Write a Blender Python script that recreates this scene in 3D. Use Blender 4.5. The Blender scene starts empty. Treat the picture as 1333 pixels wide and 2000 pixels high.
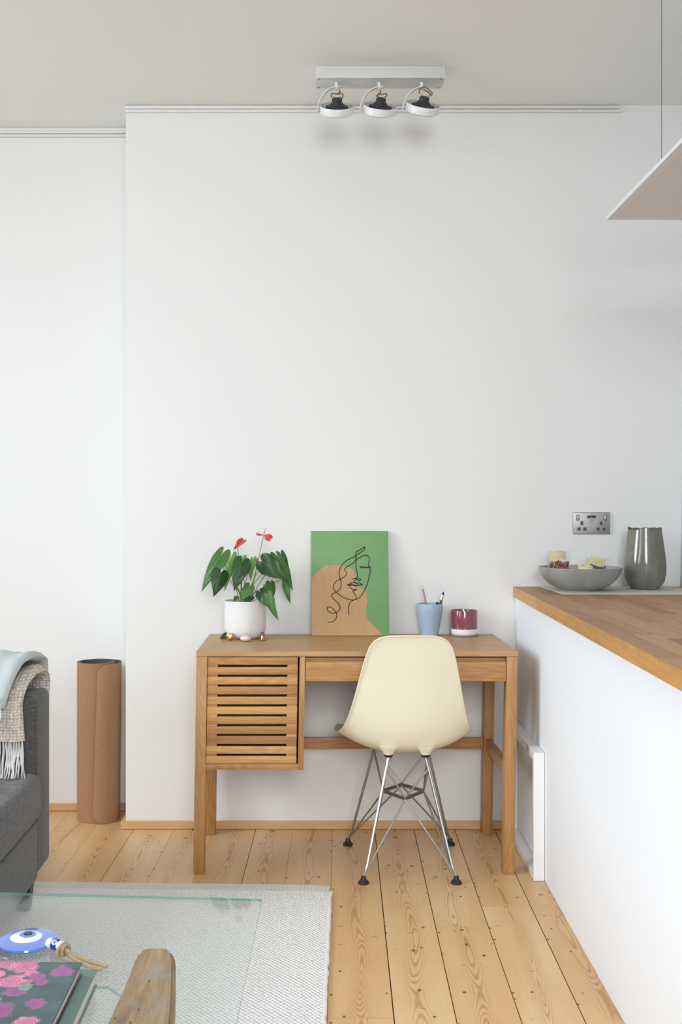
import bpy, bmesh, math, random
from mathutils import Vector, Matrix, noise
PI = math.pi
random.seed(7)
C = bpy.context.scene.collection
scn = bpy.context.scene

# ---------------- camera, world, light, exposure ----------------
F = 2100.0; PX, PY = 600.0, 988.0; CH = 1.24        # focal length in px, principal point, eye height
cam = bpy.data.cameras.new('camera'); camo = bpy.data.objects.new('camera', cam); C.objects.link(camo)
cam.sensor_fit = 'VERTICAL'; cam.sensor_height = 36; cam.sensor_width = 24
cam.lens = F/2000*36
cam.shift_x = (666.5-PX)/2000; cam.shift_y = (PY-1000)/2000
camo.location = (0, 0, CH); camo.rotation_euler = (PI/2, 0, 0)
cam.clip_start = .02
scn.camera = camo
scn.view_settings.view_transform = 'Standard'; scn.view_settings.look = 'None'
scn.view_settings.gamma = 1; scn.view_settings.use_curve_mapping = False
scn.view_settings.exposure = 0.0
world = bpy.data.worlds.new('world'); scn.world = world; world.use_nodes = True
world.node_tree.nodes['Background'].inputs[0].default_value = (.75, .87, 1, 1)
world.node_tree.nodes['Background'].inputs[1].default_value = .15

def area(name, loc, rot, sx, sy, power, col):
    l = bpy.data.lights.new(name, 'AREA'); l.shape = 'RECTANGLE'; l.size = sx; l.size_y = sy
    l.energy = power; l.color = col
    o = bpy.data.objects.new(name, l); C.objects.link(o); o.location = loc; o.rotation_euler = rot
    return o
# daylight through the tall side windows (left wall) and the rear windows behind the camera; the sky above tilts it down
T1, T2 = math.radians(50), math.radians(55)
DAY = (.83, .915, 1)
area('daylight_side_window', (-3.6, -.6, 2.1), (0, -PI/2+T1, 0), 2.4, 1.3, 88, DAY)
area('daylight_side_window', (-3.6, 2.2, 2.1), (0, -PI/2+T1, 0), 2.4, 1.3, 165, DAY)
area('daylight_rear_window', (.25, -2.2, 2.1), (PI/2-T2, 0, 0), 1.3, 2.4, 205, DAY)

# ---------------- helpers ----------------
def P(px, py, Y): return Vector(((px-PX)/F*Y, Y, CH-(py-PY)/F*Y))
def srgb(h):
    h = h.lstrip('#'); v = [int(h[i:i+2], 16)/255 for i in (0, 2, 4)]
    return tuple((c/12.92 if c <= .04045 else ((c+.055)/1.055)**2.4) for c in v)+(1,)

def link_mesh(name, bm, mat, smooth=True):
    me = bpy.data.meshes.new(name); bm.normal_update(); bm.to_mesh(me); bm.free()
    if mat is not None: me.materials.append(mat)
    for p in me.polygons: p.use_smooth = smooth
    o = bpy.data.objects.new(name, me); C.objects.link(o)
    return o
def wpos(o):
    v = Vector(o.location)
    while o.parent: o = o.parent; v += o.location
    return v
def autosmooth(o, ang=40):
    me = o.data
    try: me.set_sharp_from_angle(angle=math.radians(ang))
    except Exception: pass
def obj(name, bm, mat, parent=None, smooth=True, ang=35, label=None):
    """bm is in world coordinates; the mesh is rebased on its parent (or its own base)"""
    if parent is not None: off = wpos(parent)
    else:
        xs = [v.co for v in bm.verts]
        off = Vector(((min(v.x for v in xs)+max(v.x for v in xs))/2, (min(v.y for v in xs)+max(v.y for v in xs))/2, min(v.z for v in xs)))
    for v in bm.verts: v.co -= off
    o = link_mesh(name, bm, mat, smooth)
    if smooth: autosmooth(o, ang)
    if parent is not None: o.parent = parent
    else: o.location = off
    if label: o['label'] = label
    return o
def thing(name, label, cat, loc, group=None):
    o = bpy.data.objects.new(name, None); C.objects.link(o); o.location = loc; o.empty_display_size = .05
    o['label'] = label; o['category'] = cat
    if group: o['group'] = group
    return o
def tag(o, label, cat, group=None):
    o['label'] = label; o['category'] = cat
    if group: o['group'] = group
    return o
def struct(name, bm, mat, smooth=False):
    o = obj(name, bm, mat, None, smooth); o['kind'] = 'structure'; return o
def box(bm, x0, x1, y0, y1, z0, z1, bev=0, seg=2, M=None):
    vs = [bm.verts.new((x, y, z)) for z in (z0, z1) for y in (y0, y1) for x in (x0, x1)]
    fs = [(0,2,3,1), (4,5,7,6), (0,1,5,4), (2,6,7,3), (0,4,6,2), (1,3,7,5)]
    faces = [bm.faces.new([vs[i] for i in f]) for f in fs]
    allv = vs
    if bev > 0:
        es = list({e for f in faces for e in f.edges})
        r = bmesh.ops.bevel(bm, geom=es, offset=bev, segments=seg, profile=.5, affect='EDGES')
        allv = list({v for f in r['faces'] for v in f.verts} | {v for v in vs if v.is_valid})
    if M is not None:
        for v in allv: v.co = M @ v.co
    return allv
def prism(bm, pts, z0, z1):
    """vertical prism over an outline (x, y)"""
    a = [bm.verts.new((x, y, z0)) for x, y in pts]; b = [bm.verts.new((x, y, z1)) for x, y in pts]
    n = len(pts); fs = [bm.faces.new(list(reversed(a))), bm.faces.new(b)]
    for i in range(n): fs.append(bm.faces.new((a[i], a[(i+1) % n], b[(i+1) % n], b[i])))
    bmesh.ops.recalc_face_normals(bm, faces=fs)
    return a+b
def frame_of(d, up=Vector((0, 0, 1))):
    d = d.normalized()
    if abs(d.dot(up)) > .97: up = Vector((1, 0, 0))
    x = d.cross(up).normalized(); return x, x.cross(d).normalized()
def tube(bm, pts, r, seg=8, cap=True):
    pts = [Vector(p) for p in pts]; n = len(pts)
    rs = r if isinstance(r, (list, tuple)) else [r]*n
    d = (pts[1]-pts[0]).normalized(); u, w = frame_of(d); rings = []
    for i in range(n):
        if i == 0: t = pts[1]-pts[0]
        elif i == n-1: t = pts[-1]-pts[-2]
        else: t = (pts[i+1]-pts[i]).normalized()+(pts[i]-pts[i-1]).normalized()
        t = t.normalized() if t.length > 1e-9 else d
        u = (u-t*u.dot(t)); u = u.normalized() if u.length > 1e-6 else frame_of(t)[0]
        w = t.cross(u).normalized()
        rings.append([bm.verts.new(pts[i]+(u*math.cos(2*PI*k/seg)+w*math.sin(2*PI*k/seg))*rs[i]) for k in range(seg)])
    for i in range(n-1):
        for k in range(seg):
            bm.faces.new((rings[i][k], rings[i][(k+1) % seg], rings[i+1][(k+1) % seg], rings[i+1][k]))
    if cap:
        bm.faces.new(list(reversed(rings[0]))); bm.faces.new(rings[-1])
    return rings
def smooth_path(pts, n=6, closed=False):
    pts = [Vector(p) for p in pts]; out = []; N = len(pts)
    rng = range(N) if closed else range(N-1)
    for i in rng:
        if closed: p0, p1, p2, p3 = pts[(i-1) % N], pts[i], pts[(i+1) % N], pts[(i+2) % N]
        else: p0, p1, p2, p3 = pts[max(i-1, 0)], pts[i], pts[i+1], pts[min(i+2, N-1)]
        for k in range(n):
            t = k/n
            out.append(.5*((2*p1)+(p2-p0)*t+(2*p0-5*p1+4*p2-p3)*t*t+(3*p1-p0-3*p2+p3)*t**3))
    if not closed: out.append(pts[-1])
    return out
def round_corners(pts, r, n=5):
    pts = [Vector(p) for p in pts]; out = [pts[0]]
    for i in range(1, len(pts)-1):
        a, b, c = pts[i-1], pts[i], pts[i+1]
        ra = min(r, (a-b).length*.45, (c-b).length*.45)
        p, q = b+(a-b).normalized()*ra, b+(c-b).normalized()*ra
        for k in range(n+1):
            t = k/n; out.append(p*(1-t)**2+b*2*t*(1-t)+q*t*t)
    out.append(pts[-1]); return out
def lathe(bm, prof, cx, cy, cz=0, seg=48, M=None, wob=None):
    """profile of (radius, z); open ends close at radius 0"""
    rings = []
    for j, (r, z) in enumerate(prof):
        if r < 1e-5:
            v = bm.verts.new((0, 0, z)); rings.append([v])
        else:
            rings.append([bm.verts.new((r*math.cos(2*PI*k/seg), r*math.sin(2*PI*k/seg), z+(wob(j, 2*PI*k/seg) if wob else 0))) for k in range(seg)])
    for a, b in zip(rings[:-1], rings[1:]):
        if len(a) == 1 and len(b) == 1: continue
        for k in range(seg):
            k2 = (k+1) % seg
            if len(a) == 1: bm.faces.new((a[0], b[k2], b[k]))
            elif len(b) == 1: bm.faces.new((a[k], a[k2], b[0]))
            else: bm.faces.new((a[k], a[k2], b[k2], b[k]))
    T = Matrix.Translation((cx, cy, cz)) @ (M if M is not None else Matrix.Identity(4))
    for R in rings:
        for v in R: v.co = T @ v.co
    bmesh.ops.recalc_face_normals(bm, faces=[f for f in bm.faces])
def ball(bm, c, r, sub=2, sc=(1, 1, 1), jit=0, M=None):
    ret = bmesh.ops.create_icosphere(bm, subdivisions=sub, radius=1)
    for v in ret['verts']:
        k = 1+(noise.noise(v.co*1.7+Vector(c)*9)*jit if jit else 0)
        p = Vector((v.co.x*sc[0]*r*k, v.co.y*sc[1]*r*k, v.co.z*sc[2]*r*k))
        v.co = (M @ p if M is not None else p)+Vector(c)
    return ret['verts']

# ---------------- materials ----------------
class NT:
    def __init__(s, name):
        s.m = bpy.data.materials.new(name); s.m.use_nodes = True; s.t = s.m.node_tree
        s.b = s.t.nodes['Principled BSDF']
    def n(s, kind, **kw):
        x = s.t.nodes.new(kind)
        for k, v in kw.items(): setattr(x, k, v)
        return x
    def l(s, a, b): s.t.links.new(a, b)
    def val(s, sock, v):
        if isinstance(v, bpy.types.NodeSocket): s.l(v, sock)
        else: sock.default_value = v
    def math(s, op, a, b=None, clamp=False):
        x = s.n('ShaderNodeMath', operation=op, use_clamp=clamp); s.val(x.inputs[0], a)
        if b is not None: s.val(x.inputs[1], b)
        return x.outputs[0]
    def mix(s, f, a, b, mode='MIX'):
        x = s.n('ShaderNodeMix', data_type='RGBA', blend_type=mode); s.val(x.inputs[0], f)
        s.val(x.inputs[6], a); s.val(x.inputs[7], b); return x.outputs[2]
    def noise(s, vec, scale, detail=3, rough=.5, dist=0):
        x = s.n('ShaderNodeTexNoise'); x.inputs['Scale'].default_value = scale; x.inputs['Detail'].default_value = detail
        x.inputs['Roughness'].default_value = rough; x.inputs['Distortion'].default_value = dist
        if vec is not None: s.l(vec, x.inputs['Vector'])
        return x.outputs['Fac']
    def ramp(s, f, stops):
        x = s.n('ShaderNodeValToRGB'); s.l(f, x.inputs[0]); e = x.color_ramp.elements
        while len(e) < len(stops): e.new(.5)
        for el, (p, c) in zip(e, stops): el.position = p; el.color = c if len(c) == 4 else tuple(c)+(1,)
        return x.outputs[0]
    def mr(s, f, a, b, c=0, d=1):
        x = s.n('ShaderNodeMapRange'); s.l(f, x.inputs[0])
        for i, v in enumerate((a, b, c, d)): x.inputs[i+1].default_value = v
        return x.outputs[0]
    def vec(s, op, a, b):
        x = s.n('ShaderNodeVectorMath', operation=op); s.val(x.inputs[0], a); s.val(x.inputs[1], b); return x.outputs[0]
    def obj(s): return s.n('ShaderNodeTexCoord').outputs['Object']
    def bump(s, h, strength=.3, dist=.002):
        x = s.n('ShaderNodeBump'); x.inputs['Strength'].default_value = strength; x.inputs['Distance'].default_value = dist
        s.l(h, x.inputs['Height']); s.l(x.outputs[0], s.b.inputs['Normal'])
    def island(s): return s.n('ShaderNodeNewGeometry').outputs['Random Per Island']
    def base(s, c): s.val(s.b.inputs['Base Color'], c)
    def set(s, **kw):
        for k, v in kw.items(): s.val(s.b.inputs[k.replace('_', ' ')], v)
        return s

def plain(name, col, rough=.5, metal=0, var=.04, nscale=40, bump=0, bdist=.001, **kw):
    m = NT(name); c = srgb(col) if isinstance(col, str) else col
    f = m.noise(m.obj(), nscale, 3)
    dk = tuple(x*(1-var) for x in c[:3])+(1,); lt = tuple(min(1, x*(1+var)) for x in c[:3])+(1,)
    m.base(m.mix(f, dk, lt)); m.set(Roughness=rough, Metallic=metal)
    if bump: m.bump(f, bump, bdist)
    for k, v in kw.items(): m.b.inputs[k].default_value = v
    return m.m

def oak(name, axis, light, mid, dark, rough=.45, fig=1.0, rvar=.5):
    """grain runs along axis (0 x, 1 y, 2 z)"""
    m = NT(name); isl = m.island()
    off = m.n('ShaderNodeCombineXYZ'); m.l(m.math('MULTIPLY', isl, 13.7), off.inputs[0]); m.l(m.math('MULTIPLY', isl, 7.3), off.inputs[1]); m.l(m.math('MULTIPLY', isl, 9.1), off.inputs[2])
    v = m.vec('ADD', m.obj(), off.outputs[0])
    s1 = [22]*3; s1[axis] = 1.6
    s2 = [260]*3; s2[axis] = 9
    s3 = [9]*3; s3[axis] = 1.2
    a = m.noise(m.vec('MULTIPLY', v, tuple(s1)), 1, 4, .55, .6)
    b = m.noise(m.vec('MULTIPLY', v, tuple(s2)), 1, 2, .6)
    w = m.n('ShaderNodeTexNoise'); w.inputs['Scale'].default_value = 1; w.inputs['Detail'].default_value = 1
    m.l(m.vec('MULTIPLY', v, tuple(s3)), w.inputs['Vector'])
    rings = m.math('SINE', m.math('MULTIPLY', w.outputs['Fac'], 170*fig))
    rings = m.mr(rings, -1, 1, 0, 1)
    s4 = [110]*3; s4[axis] = 5
    d4 = m.noise(m.vec('MULTIPLY', v, tuple(s4)), 1, 3, .6)
    f = m.math('ADD', m.math('MULTIPLY', a, .45), m.math('ADD', m.math('MULTIPLY', rings, .10), m.math('MULTIPLY', d4, .27)))
    f = m.math('ADD', f, m.math('MULTIPLY', m.math('SUBTRACT', isl, .5), rvar*.45))
    col = m.ramp(f, [(.2, light), (.45, mid), (.78, dark)])
    pore = m.mr(b, .56, .72, 0, .45)
    col = m.mix(pore, col, tuple(x*.55 for x in dark[:3])+(1,))
    m.base(col); m.set(Roughness=rough); m.bump(b, .12, .0006)
    return m.m
OL, OM, OD = srgb('#c89a64'), srgb('#b07f49'), srgb('#8c5c30')
oakX, oakY, oakZ = [oak('oak_'+'xyz'[i], i, OL, OM, OD) for i in range(3)]
oakTop = oak('oak_tabletop', 0, srgb('#c49c6c'), srgb('#b58a5a'), srgb('#a07546'), .4, .5, .3)
oakSlat = oak('oak_slats', 0, srgb('#cf9d60'), srgb('#b07d46'), srgb('#8f6034'), .45, .9, 1.1)
worktop_m = oak('worktop_oak', 1, srgb('#bb8f62'), srgb('#a57a4f'), srgb('#8f643c'), .5, .6, .9)
worktop_edge = oak('worktop_oak_edge', 1, srgb('#d6a25c'), srgb('#c48d48'), srgb('#ab7537'), .4, .5, .6)
pineX = oak('pine_x', 0, srgb('#e0b684'), srgb('#d3a570'), srgb('#c2905c'), .5, .3, .2)
pineY = oak('pine_y', 1, srgb('#e0b684'), srgb('#d3a570'), srgb('#c2905c'), .5, .3, .2)
arm_wood = oak('worn_arm_wood', 1, srgb('#a8875f'), srgb('#8d6c49'), srgb('#66503a'), .5, .7, 0)

def wall_mat(name, col, b=.15):
    m = NT(name); o = m.obj(); c = srgb(col)
    f = m.noise(o, 1.4, 3); g = m.noise(o, 170, 4, .6); h = m.noise(o, 22, 3)
    m.base(m.mix(f, tuple(x*.985 for x in c[:3])+(1,), c)); m.set(Roughness=.75)
    m.bump(m.math('ADD', m.math('MULTIPLY', g, .5), h), b, .0015); return m.m
wallM = wall_mat('wall_paint', '#e9e7e2')
ceilM = wall_mat('ceiling_paint', '#fbf9f4', .4)
greyWall = wall_mat('kitchen_wall_paint', '#b9bcc0')
panelM = wall_mat('island_panel_paint', '#f5f8fc', .04)
trimM = plain('trim_white', '#e8e6e1', .6, var=.01)
whiteM = plain('white_gloss', '#f2f1ef', .3, var=.01)
greyBar = plain('fixture_grey_white', '#d4d3cf', .45, var=.03, nscale=20)
chrome = plain('chrome', (.43, .43, .43, 1), .32, 1, var=.03)
steel = plain('brushed_steel', '#b3b2ae', .5, 1, var=.08, nscale=120)
darkM = plain('dark_gap', '#17120d', .9)
blackR = plain('black_rubber', '#1c1f26', .5)
blackP = plain('black_plastic', '#222224', .35)
glassM = None
def thin_glass(name, tint, gloss=.0, edge=1.5, veil=None):
    # thin clear pane: light passes straight through each face, Fresnel decides the reflection
    m = NT(name); t = m.t; lw = m.n('ShaderNodeLayerWeight'); lw.inputs[0].default_value = .5
    fr = m.math('ADD', m.math('MULTIPLY', m.math('POWER', lw.outputs['Facing'], 5.0), .96), .04)
    tr = m.n('ShaderNodeBsdfTransparent'); tr.inputs[0].default_value = tint
    gl = m.n('ShaderNodeBsdfGlossy'); gl.inputs['Roughness'].default_value = gloss
    mx = m.n('ShaderNodeMixShader'); m.l(m.math('MULTIPLY', fr, veil or 1.0), mx.inputs[0]); m.l(tr.outputs[0], mx.inputs[1]); m.l(gl.outputs[0], mx.inputs[2])
    m.l(mx.outputs[0], t.nodes['Material Output'].inputs[0]); return m.m
def glass(name, col, rough=0, ior=1.5):
    m = NT(name); m.b.inputs['Base Color'].default_value = col; m.b.inputs['Roughness'].default_value = rough
    m.b.inputs['Transmission Weight'].default_value = 1; m.b.inputs['IOR'].default_value = ior
    return m.m
glassTop = glass('table_glass', (.93, .99, .97, 1))
cello = thin_glass('cellophane', (.97, .97, .96, 1), .12, 1.45)

# floor boards: uv in metres, u across the board, v along it
def floor_mat():
    m = NT('pine_floorboards'); uv = m.n('ShaderNodeUVMap').outputs[0]; isl = m.island()
    sp = m.n('ShaderNodeSeparateXYZ'); m.l(uv, sp.inputs[0]); u, v = sp.outputs[0], sp.outputs[1]
    vo = m.math('ADD', v, m.math('MULTIPLY', isl, 57.3))
    def cx(a, b, c=0.0):
        x = m.n('ShaderNodeCombineXYZ'); m.val(x.inputs[0], a); m.val(x.inputs[1], b); m.val(x.inputs[2], c); return x.outputs[0]
    # cathedral rings: distance from a wandering pith line
    wob = m.noise(cx(0.0, m.math('MULTIPLY', vo, 1.1)), 1, 2)
    pith = m.math('MULTIPLY', m.math('SUBTRACT', wob, .5), .13)
    uc = m.math('SUBTRACT', u, pith)
    dep = m.math('MULTIPLY', m.math('SUBTRACT', m.noise(cx(3.3, m.math('MULTIPLY', vo, 1.25), isl), 1, 2), .40), .13)
    du = m.math('MULTIPLY', uc, uc); dd = m.math('MULTIPLY', dep, dep)
    r = m.math('SQRT', m.math('ADD', du, dd))
    r = m.math('ADD', r, m.math('MULTIPLY', m.noise(cx(m.math('MULTIPLY', u, 9.0), m.math('MULTIPLY', vo, 5.0)), 1, 3), .016))
    ring = m.mr(m.math('SINE', m.math('MULTIPLY', r, 1150)), -1, 1, 0, 1)
    ring = m.math('POWER', ring, 2.2)
    # grain only strong near the heart of the board
    near = m.mr(m.math('ABSOLUTE', uc), .004, .034, 1, .06)
    g = m.math('MULTIPLY', m.math('MULTIPLY', ring, near), .55)
    fine = m.noise(cx(m.math('MULTIPLY', u, 330.0), m.math('MULTIPLY', vo, 6.0)), 1, 2)
    blot = m.noise(cx(m.math('MULTIPLY', u, 7.0), m.math('MULTIPLY', vo, 1.7), isl), 1, 3)
    base = m.ramp(blot, [(.25, srgb('#e6c397')), (.5, srgb('#dcb585')), (.8, srgb('#cfa475'))])
    base = m.mix(m.mr(isl, 0, 1, 0, .34), base, srgb('#cd9a63'))
    base = m.mix(g, base, srgb('#9c6233'))
    base = m.mix(m.mr(fine, .55, .75, 0, .16), base, srgb('#8a5a30'))
    # knots
    def spots(su, sv, thr, soft, dens, seed):
        vo_n = m.n('ShaderNodeTexVoronoi'); vo_n.inputs['Scale'].default_value = 1; vo_n.inputs['Randomness'].default_value = 1
        m.l(cx(m.math('MULTIPLY', u, su), m.math('MULTIPLY', vo, sv), seed), vo_n.inputs['Vector'])
        sc = m.n('ShaderNodeSeparateColor'); m.l(vo_n.outputs['Color'], sc.inputs[0])
        k = m.mr(vo_n.outputs['Distance'], thr, thr+soft, 1, 0)
        return m.math('MULTIPLY', k, m.math('GREATER_THAN', sc.outputs[0], 1-dens)), vo_n.outputs['Distance'], sc
    k1, d1, _ = spots(9, 9, .07, .06, .26, 1.1)
    k2, d2, _ = spots(26, 20, .10, .07, .08, 4.2)
    k3, d3, _ = spots(42, 34, .12, .08, .10, 8.7)
    k4, d4, _ = spots(20, 60, .13, .12, .035, 12.7)
    base = m.mix(m.math('MULTIPLY', k1, .8), base, srgb('#6e4426'))
    base = m.mix(m.math('MULTIPLY', k2, .85), base, srgb('#3f2e24'))
    base = m.mix(m.math('MULTIPLY', k3, .95), base, srgb('#1d1613'))
    base = m.mix(m.math('MULTIPLY', k4, .55), base, srgb('#7a5233'))
    m.base(base); m.set(Roughness=m.mr(blot, .2, .8, .3, .42)); m.bump(m.math('ADD', fine, m.math('MULTIPLY', k3, -2.0)), .12, .0008)
    return m.m
floorM = floor_mat()

# ---------------- setting ----------------
YW, YA, XA, XR, XL, YB, ZC = 4.133, 4.38, -.697, 1.435, -3.0, -1.6, 2.779
bm = bmesh.new(); box(bm, XL-.1, XR+.7, YB-.1, YA+.15, -.08, -.02); struct('floor_base', bm, darkM)
seams = [-365, -287, -209, -131, -53, 26, 105, 183, 261.5, 340, 418, 500, 572, 650, 732.5, 809, 888.5, 966.5, 1045, 1123, 1201, 1280, 1360, 1440]
SL = 68/F           # the boards run a little off square to the wall
bm = bmesh.new(); uvl = bm.loops.layers.uv.new('UVMap'); rb = random.Random(11)
widegap = {261.5: .0022, 500: .0022, 732.5: .0028, 809: .0026, 888.5: .0026, 966.5: .003}
for a, b in zip(seams[:-1], seams[1:]):
    xa, xb = (a-PX)/F*4.12, (b-PX)/F*4.12
    ga, gb = widegap.get(a, .0009), widegap.get(b, .0009)
    cuts = [YB-.05] + sorted(rb.uniform(-.8, 3.4) for _ in range(1)) + [YA+.02]
    if a == 809: cuts = [YB-.05, 2.604/((1580+442*.52)-988)*1000, YA+.02]
    for y0, y1 in zip(cuts[:-1], cuts[1:]):
        nseg = 1; e = .0007
        def X(x, y): return x+(y-4.12)*SL
        co = [(X(xa, y0)+ga/2, y0+e), (X(xb, y0)-gb/2, y0+e), (X(xb, y1)-gb/2, y1-e), (X(xa, y1)+ga/2, y1-e)]
        top = [bm.verts.new((x, y, 0)) for x, y in co]; bot = [bm.verts.new((x, y, -.02)) for x, y in co]
        f = bm.faces.new(top)
        mid = (xa+xb)/2
        fs = [f]+[bm.faces.new((bot[i], bot[(i+1) % 4], top[(i+1) % 4], top[i])) for i in range(4)]
        for ff in fs:
            for lp in ff.loops:
                lp[uvl].uv = (lp.vert.co.x-(mid+(lp.vert.co.y-4.12)*SL), lp.vert.co.y+y0*3)
struct('floor', bm, floorM)
bm = bmesh.new(); box(bm, XL-.1, XR+.7, YB-.1, YA+.15, ZC, ZC+.1); struct('ceiling', bm, ceilM)
bm = bmesh.new(); box(bm, XA, XR+.6, YW, YA+.14, 0, ZC); struct('wall_back', bm, wallM)
bm = bmesh.new(); box(bm, XL-.1, XA, YA, YA+.14, 0, ZC); struct('wall_alcove', bm, wallM)
# kitchen side wall: leans a hair, as the photo shows
bm = bmesh.new(); vs = box(bm, XR, XR+.12, YB-.1, YW, 0, ZC)
for v in vs: v.co.x += (v.co.z-.93)*.018+(v.co.y-4.13)*.03*0
struct('wall_right', bm, greyWall)
# left wall with one tall window opening, rear wall with two
def wall_with_holes(name, axis, pos, thick, a0, a1, holes):
    bm = bmesh.new(); cuts = [a0]
    for h in holes: cuts += [h[0], h[1]]
    cuts.append(a1)
    def add(p, q, z0, z1):
        if axis == 'x': box(bm, pos-thick, pos, p, q, z0, z1)
        else: box(bm, p, q, pos-thick, pos, z0, z1)
    for i in range(0, len(cuts)-1, 2): add(cuts[i], cuts[i+1], 0, ZC)
    for h in holes: add(h[0], h[1], 0, h[2]); add(h[0], h[1], h[3], ZC)
    struct(name, bm, wallM)
wall_with_holes('wall_left', 'x', XL, .1, YB-.1, YA, [(-1.3, 3.1, .12, 2.5)])
wall_with_holes('wall_rear', 'y', YB, .1, XL, XR+.1, [(-2.15, -.95, .12, 2.5), (-.35, .85, .12, 2.5)])
def sash(name, axis, pos, a0, a1, z0, z1, n):
    bm = bmesh.new(); t = .05
    def add(p, q, c, d):
        if axis == 'x': box(bm, pos-.06, pos-.02, p, q, c, d)
        else: box(bm, p, q, pos-.06, pos-.02, c, d)
    add(a0, a1, z0, z0+t); add(a0, a1, z1-t, z1); add(a0, a1, (z0+z1)/2-.02, (z0+z1)/2+.02)
    for i in range(n+1):
        c = a0+(a1-a0)*i/n; w = t if i in (0, n) else .035
        lo = c if i == 0 else (c-w if i == n else c-w/2)
        add(lo, lo+w, z0+t, z1-t)
    struct(name, bm, trimM)
sash('window_1', 'x', XL, -1.3, 3.1, .12, 2.5, 4)
sash('window_2', 'y', YB, -2.15, -.95, .12, 2.5, 2)
sash('window_3', 'y', YB, -.35, .85, .12, 2.5, 2)
# skirting strips of bare pine
bm = bmesh.new(); box(bm, XA-.018, .80, YW-.016, YW, .001, .031, .003); struct('baseboard_back', bm, pineX)
bm = bmesh.new(); box(bm, XA-.018, XA, YW, YA-.016, .001, .031, .003); struct('baseboard_return', bm, pineY)
bm = bmesh.new(); box(bm, XL, XA-.0, YA-.016, YA, .001, .031, .003); struct('baseboard_alcove', bm, pineX)
# picture rails: one on the chimney breast, one in the alcove
def rail(name, x0, x1, y, joints, dz=0):
    bm = bmesh.new()
    box(bm, x0, x1-.01, y-.008, y, 2.764+dz, 2.776+dz, .003)
    box(bm, x0, x1, y-.011, y, 2.750+dz, 2.7615+dz, .004, 3)
    for j in joints: box(bm, j-.004, j+.004, y-.0118, y-.001, 2.7495+dz, 2.762+dz, .002)
    struct(name, bm, trimM, True)
rail('trim_1', XA, (1215-PX)/F*YW, YW, [(323-PX)/F*YW, (1132-PX)/F*YW])
rail('trim_2', XL, XA, YA, [(56-PX)/F*YA], -.010)

# ---------------- kitchen island ----------------
YI0 = .45
def islx(Y, base, s): return base+(Y-YW)*s
bm = bmesh.new(); Z = .93
def wx(Y): return islx(Y, .7955, .0413)
# worktop: staves as separate islands in one slab
def slab():
    bm = bmesh.new(); rr = random.Random(3)
    n = 13; y = YW
    xr = XR-.002
    for i in range(n):
        y0 = YI0; cuts = [YW-.001]
        while cuts[-1] > YI0: cuts.append(cuts[-1]-rr.uniform(.28, .75))
        cuts[-1] = YI0
        fa, fb = i/n, (i+1)/n
        for c1, c0 in zip(cuts[:-1], cuts[1:]):
            if c1-c0 < .01: continue
            pts = []
            for (f, yy) in ((fa, c0), (fb, c0), (fb, c1), (fa, c1)):
                L = wx(yy)+.001; pts.append((L+(xr-L)*f, yy))
            prism(bm, pts, Z-.0385, Z)
    return bm
isl = thing('worktop', 'oak block kitchen worktop with a thick honey edge, on the white island', 'worktop', (1.1, 2.3, Z-.0395))
obj('oak_staves', slab(), worktop_m, isl, False)
bm = bmesh.new(); rr = random.Random(5); y = YW-.001
while y > YI0:
    y2 = max(YI0, y-rr.uniform(.35, .6))
    prism(bm, [(wx(y2)-.003, y2), (wx(y2)+.001, y2), (wx(y)+.001, y), (wx(y)-.003, y)], Z-.039, Z-.0003); y = y2
obj('front_edge', bm, worktop_edge, isl, False, label='honey coloured front edge with butt joints')
def pxx(Y): return islx(Y, .801, .0256)
bm = bmesh.new()
prism(bm, [(pxx(YI0+.02), YI0+.02), (XR-.035, YI0+.02), (XR-.035, YW-.001), (pxx(YW), YW-.001)], .001, Z-.0395)
tag(obj('kitchen_island', bm, panelM, None, False), 'plain white painted island carrying the oak worktop, right of the desk', 'kitchen island')
bm = bmesh.new(); M4 = [(.897, 3.756), (1.40, 3.756), (1.40, YW-.004), (.893, YW-.004)]
prism(bm, M4, Z+.0004, Z+.0024)
mm = NT('woven_mat'); o_ = mm.obj(); w1 = mm.n('ShaderNodeTexWave'); w1.inputs['Scale'].default_value = 110; mm.l(o_, w1.inputs[0])
mm.base(mm.mix(w1.outputs['Fac'], srgb('#c6c0b6'), srgb('#dad5cc'))); mm.set(Roughness=.8); mm.bump(w1.outputs['Fac'], .3, .001)
tag(obj('placemat', bm, mm.m, None, False), 'pale grey ribbed placemat under the bowl and the vase on the worktop', 'placemat')
ZM = Z+.0026
# bowl
def ceramic(name, c1, c2, rough, scale=9, spk=.3):
    m = NT(name); o = m.obj(); a = m.noise(o, scale, 5, .65, .3); b = m.noise(o, 420, 2)
    c = m.mix(m.mr(a, .35, .7), srgb(c1), srgb(c2)); c = m.mix(m.mr(b, .6, .72, 0, spk), c, srgb('#4f4d47'))
    m.base(c); m.set(Roughness=rough); m.b.inputs['Coat Weight'].default_value = .3; m.bump(a, .08, .002); return m.m
bowlM = ceramic('stoneware_bowl', '#8f918d', '#a5a6a1', .35, 14)
vaseM = ceramic('stoneware_vase', '#6b685f', '#817f74', .13, 11)
BX, BY = (1133.5-PX)/F*3.93, 3.93
outer = [(.0, 0), (.066, 0), (.07, .004), (.083, .007), (.108, .020), (.130, .040), (.145, .064), (.1515, .083)]
inner = [(.1500, .0845), (.1475, .083), (.140, .064), (.125, .042), (.103, .025), (.08, .014), (.0, .011)]
bm = bmesh.new(); lathe(bm, outer+inner, BX, BY, ZM, 64)
tag(obj('bowl', bm, bowlM), 'wide shallow grey stoneware bowl holding tea packets on the placemat', 'bowl')
VX, VY = (1259.5-PX)/F*3.99, 3.985
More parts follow.
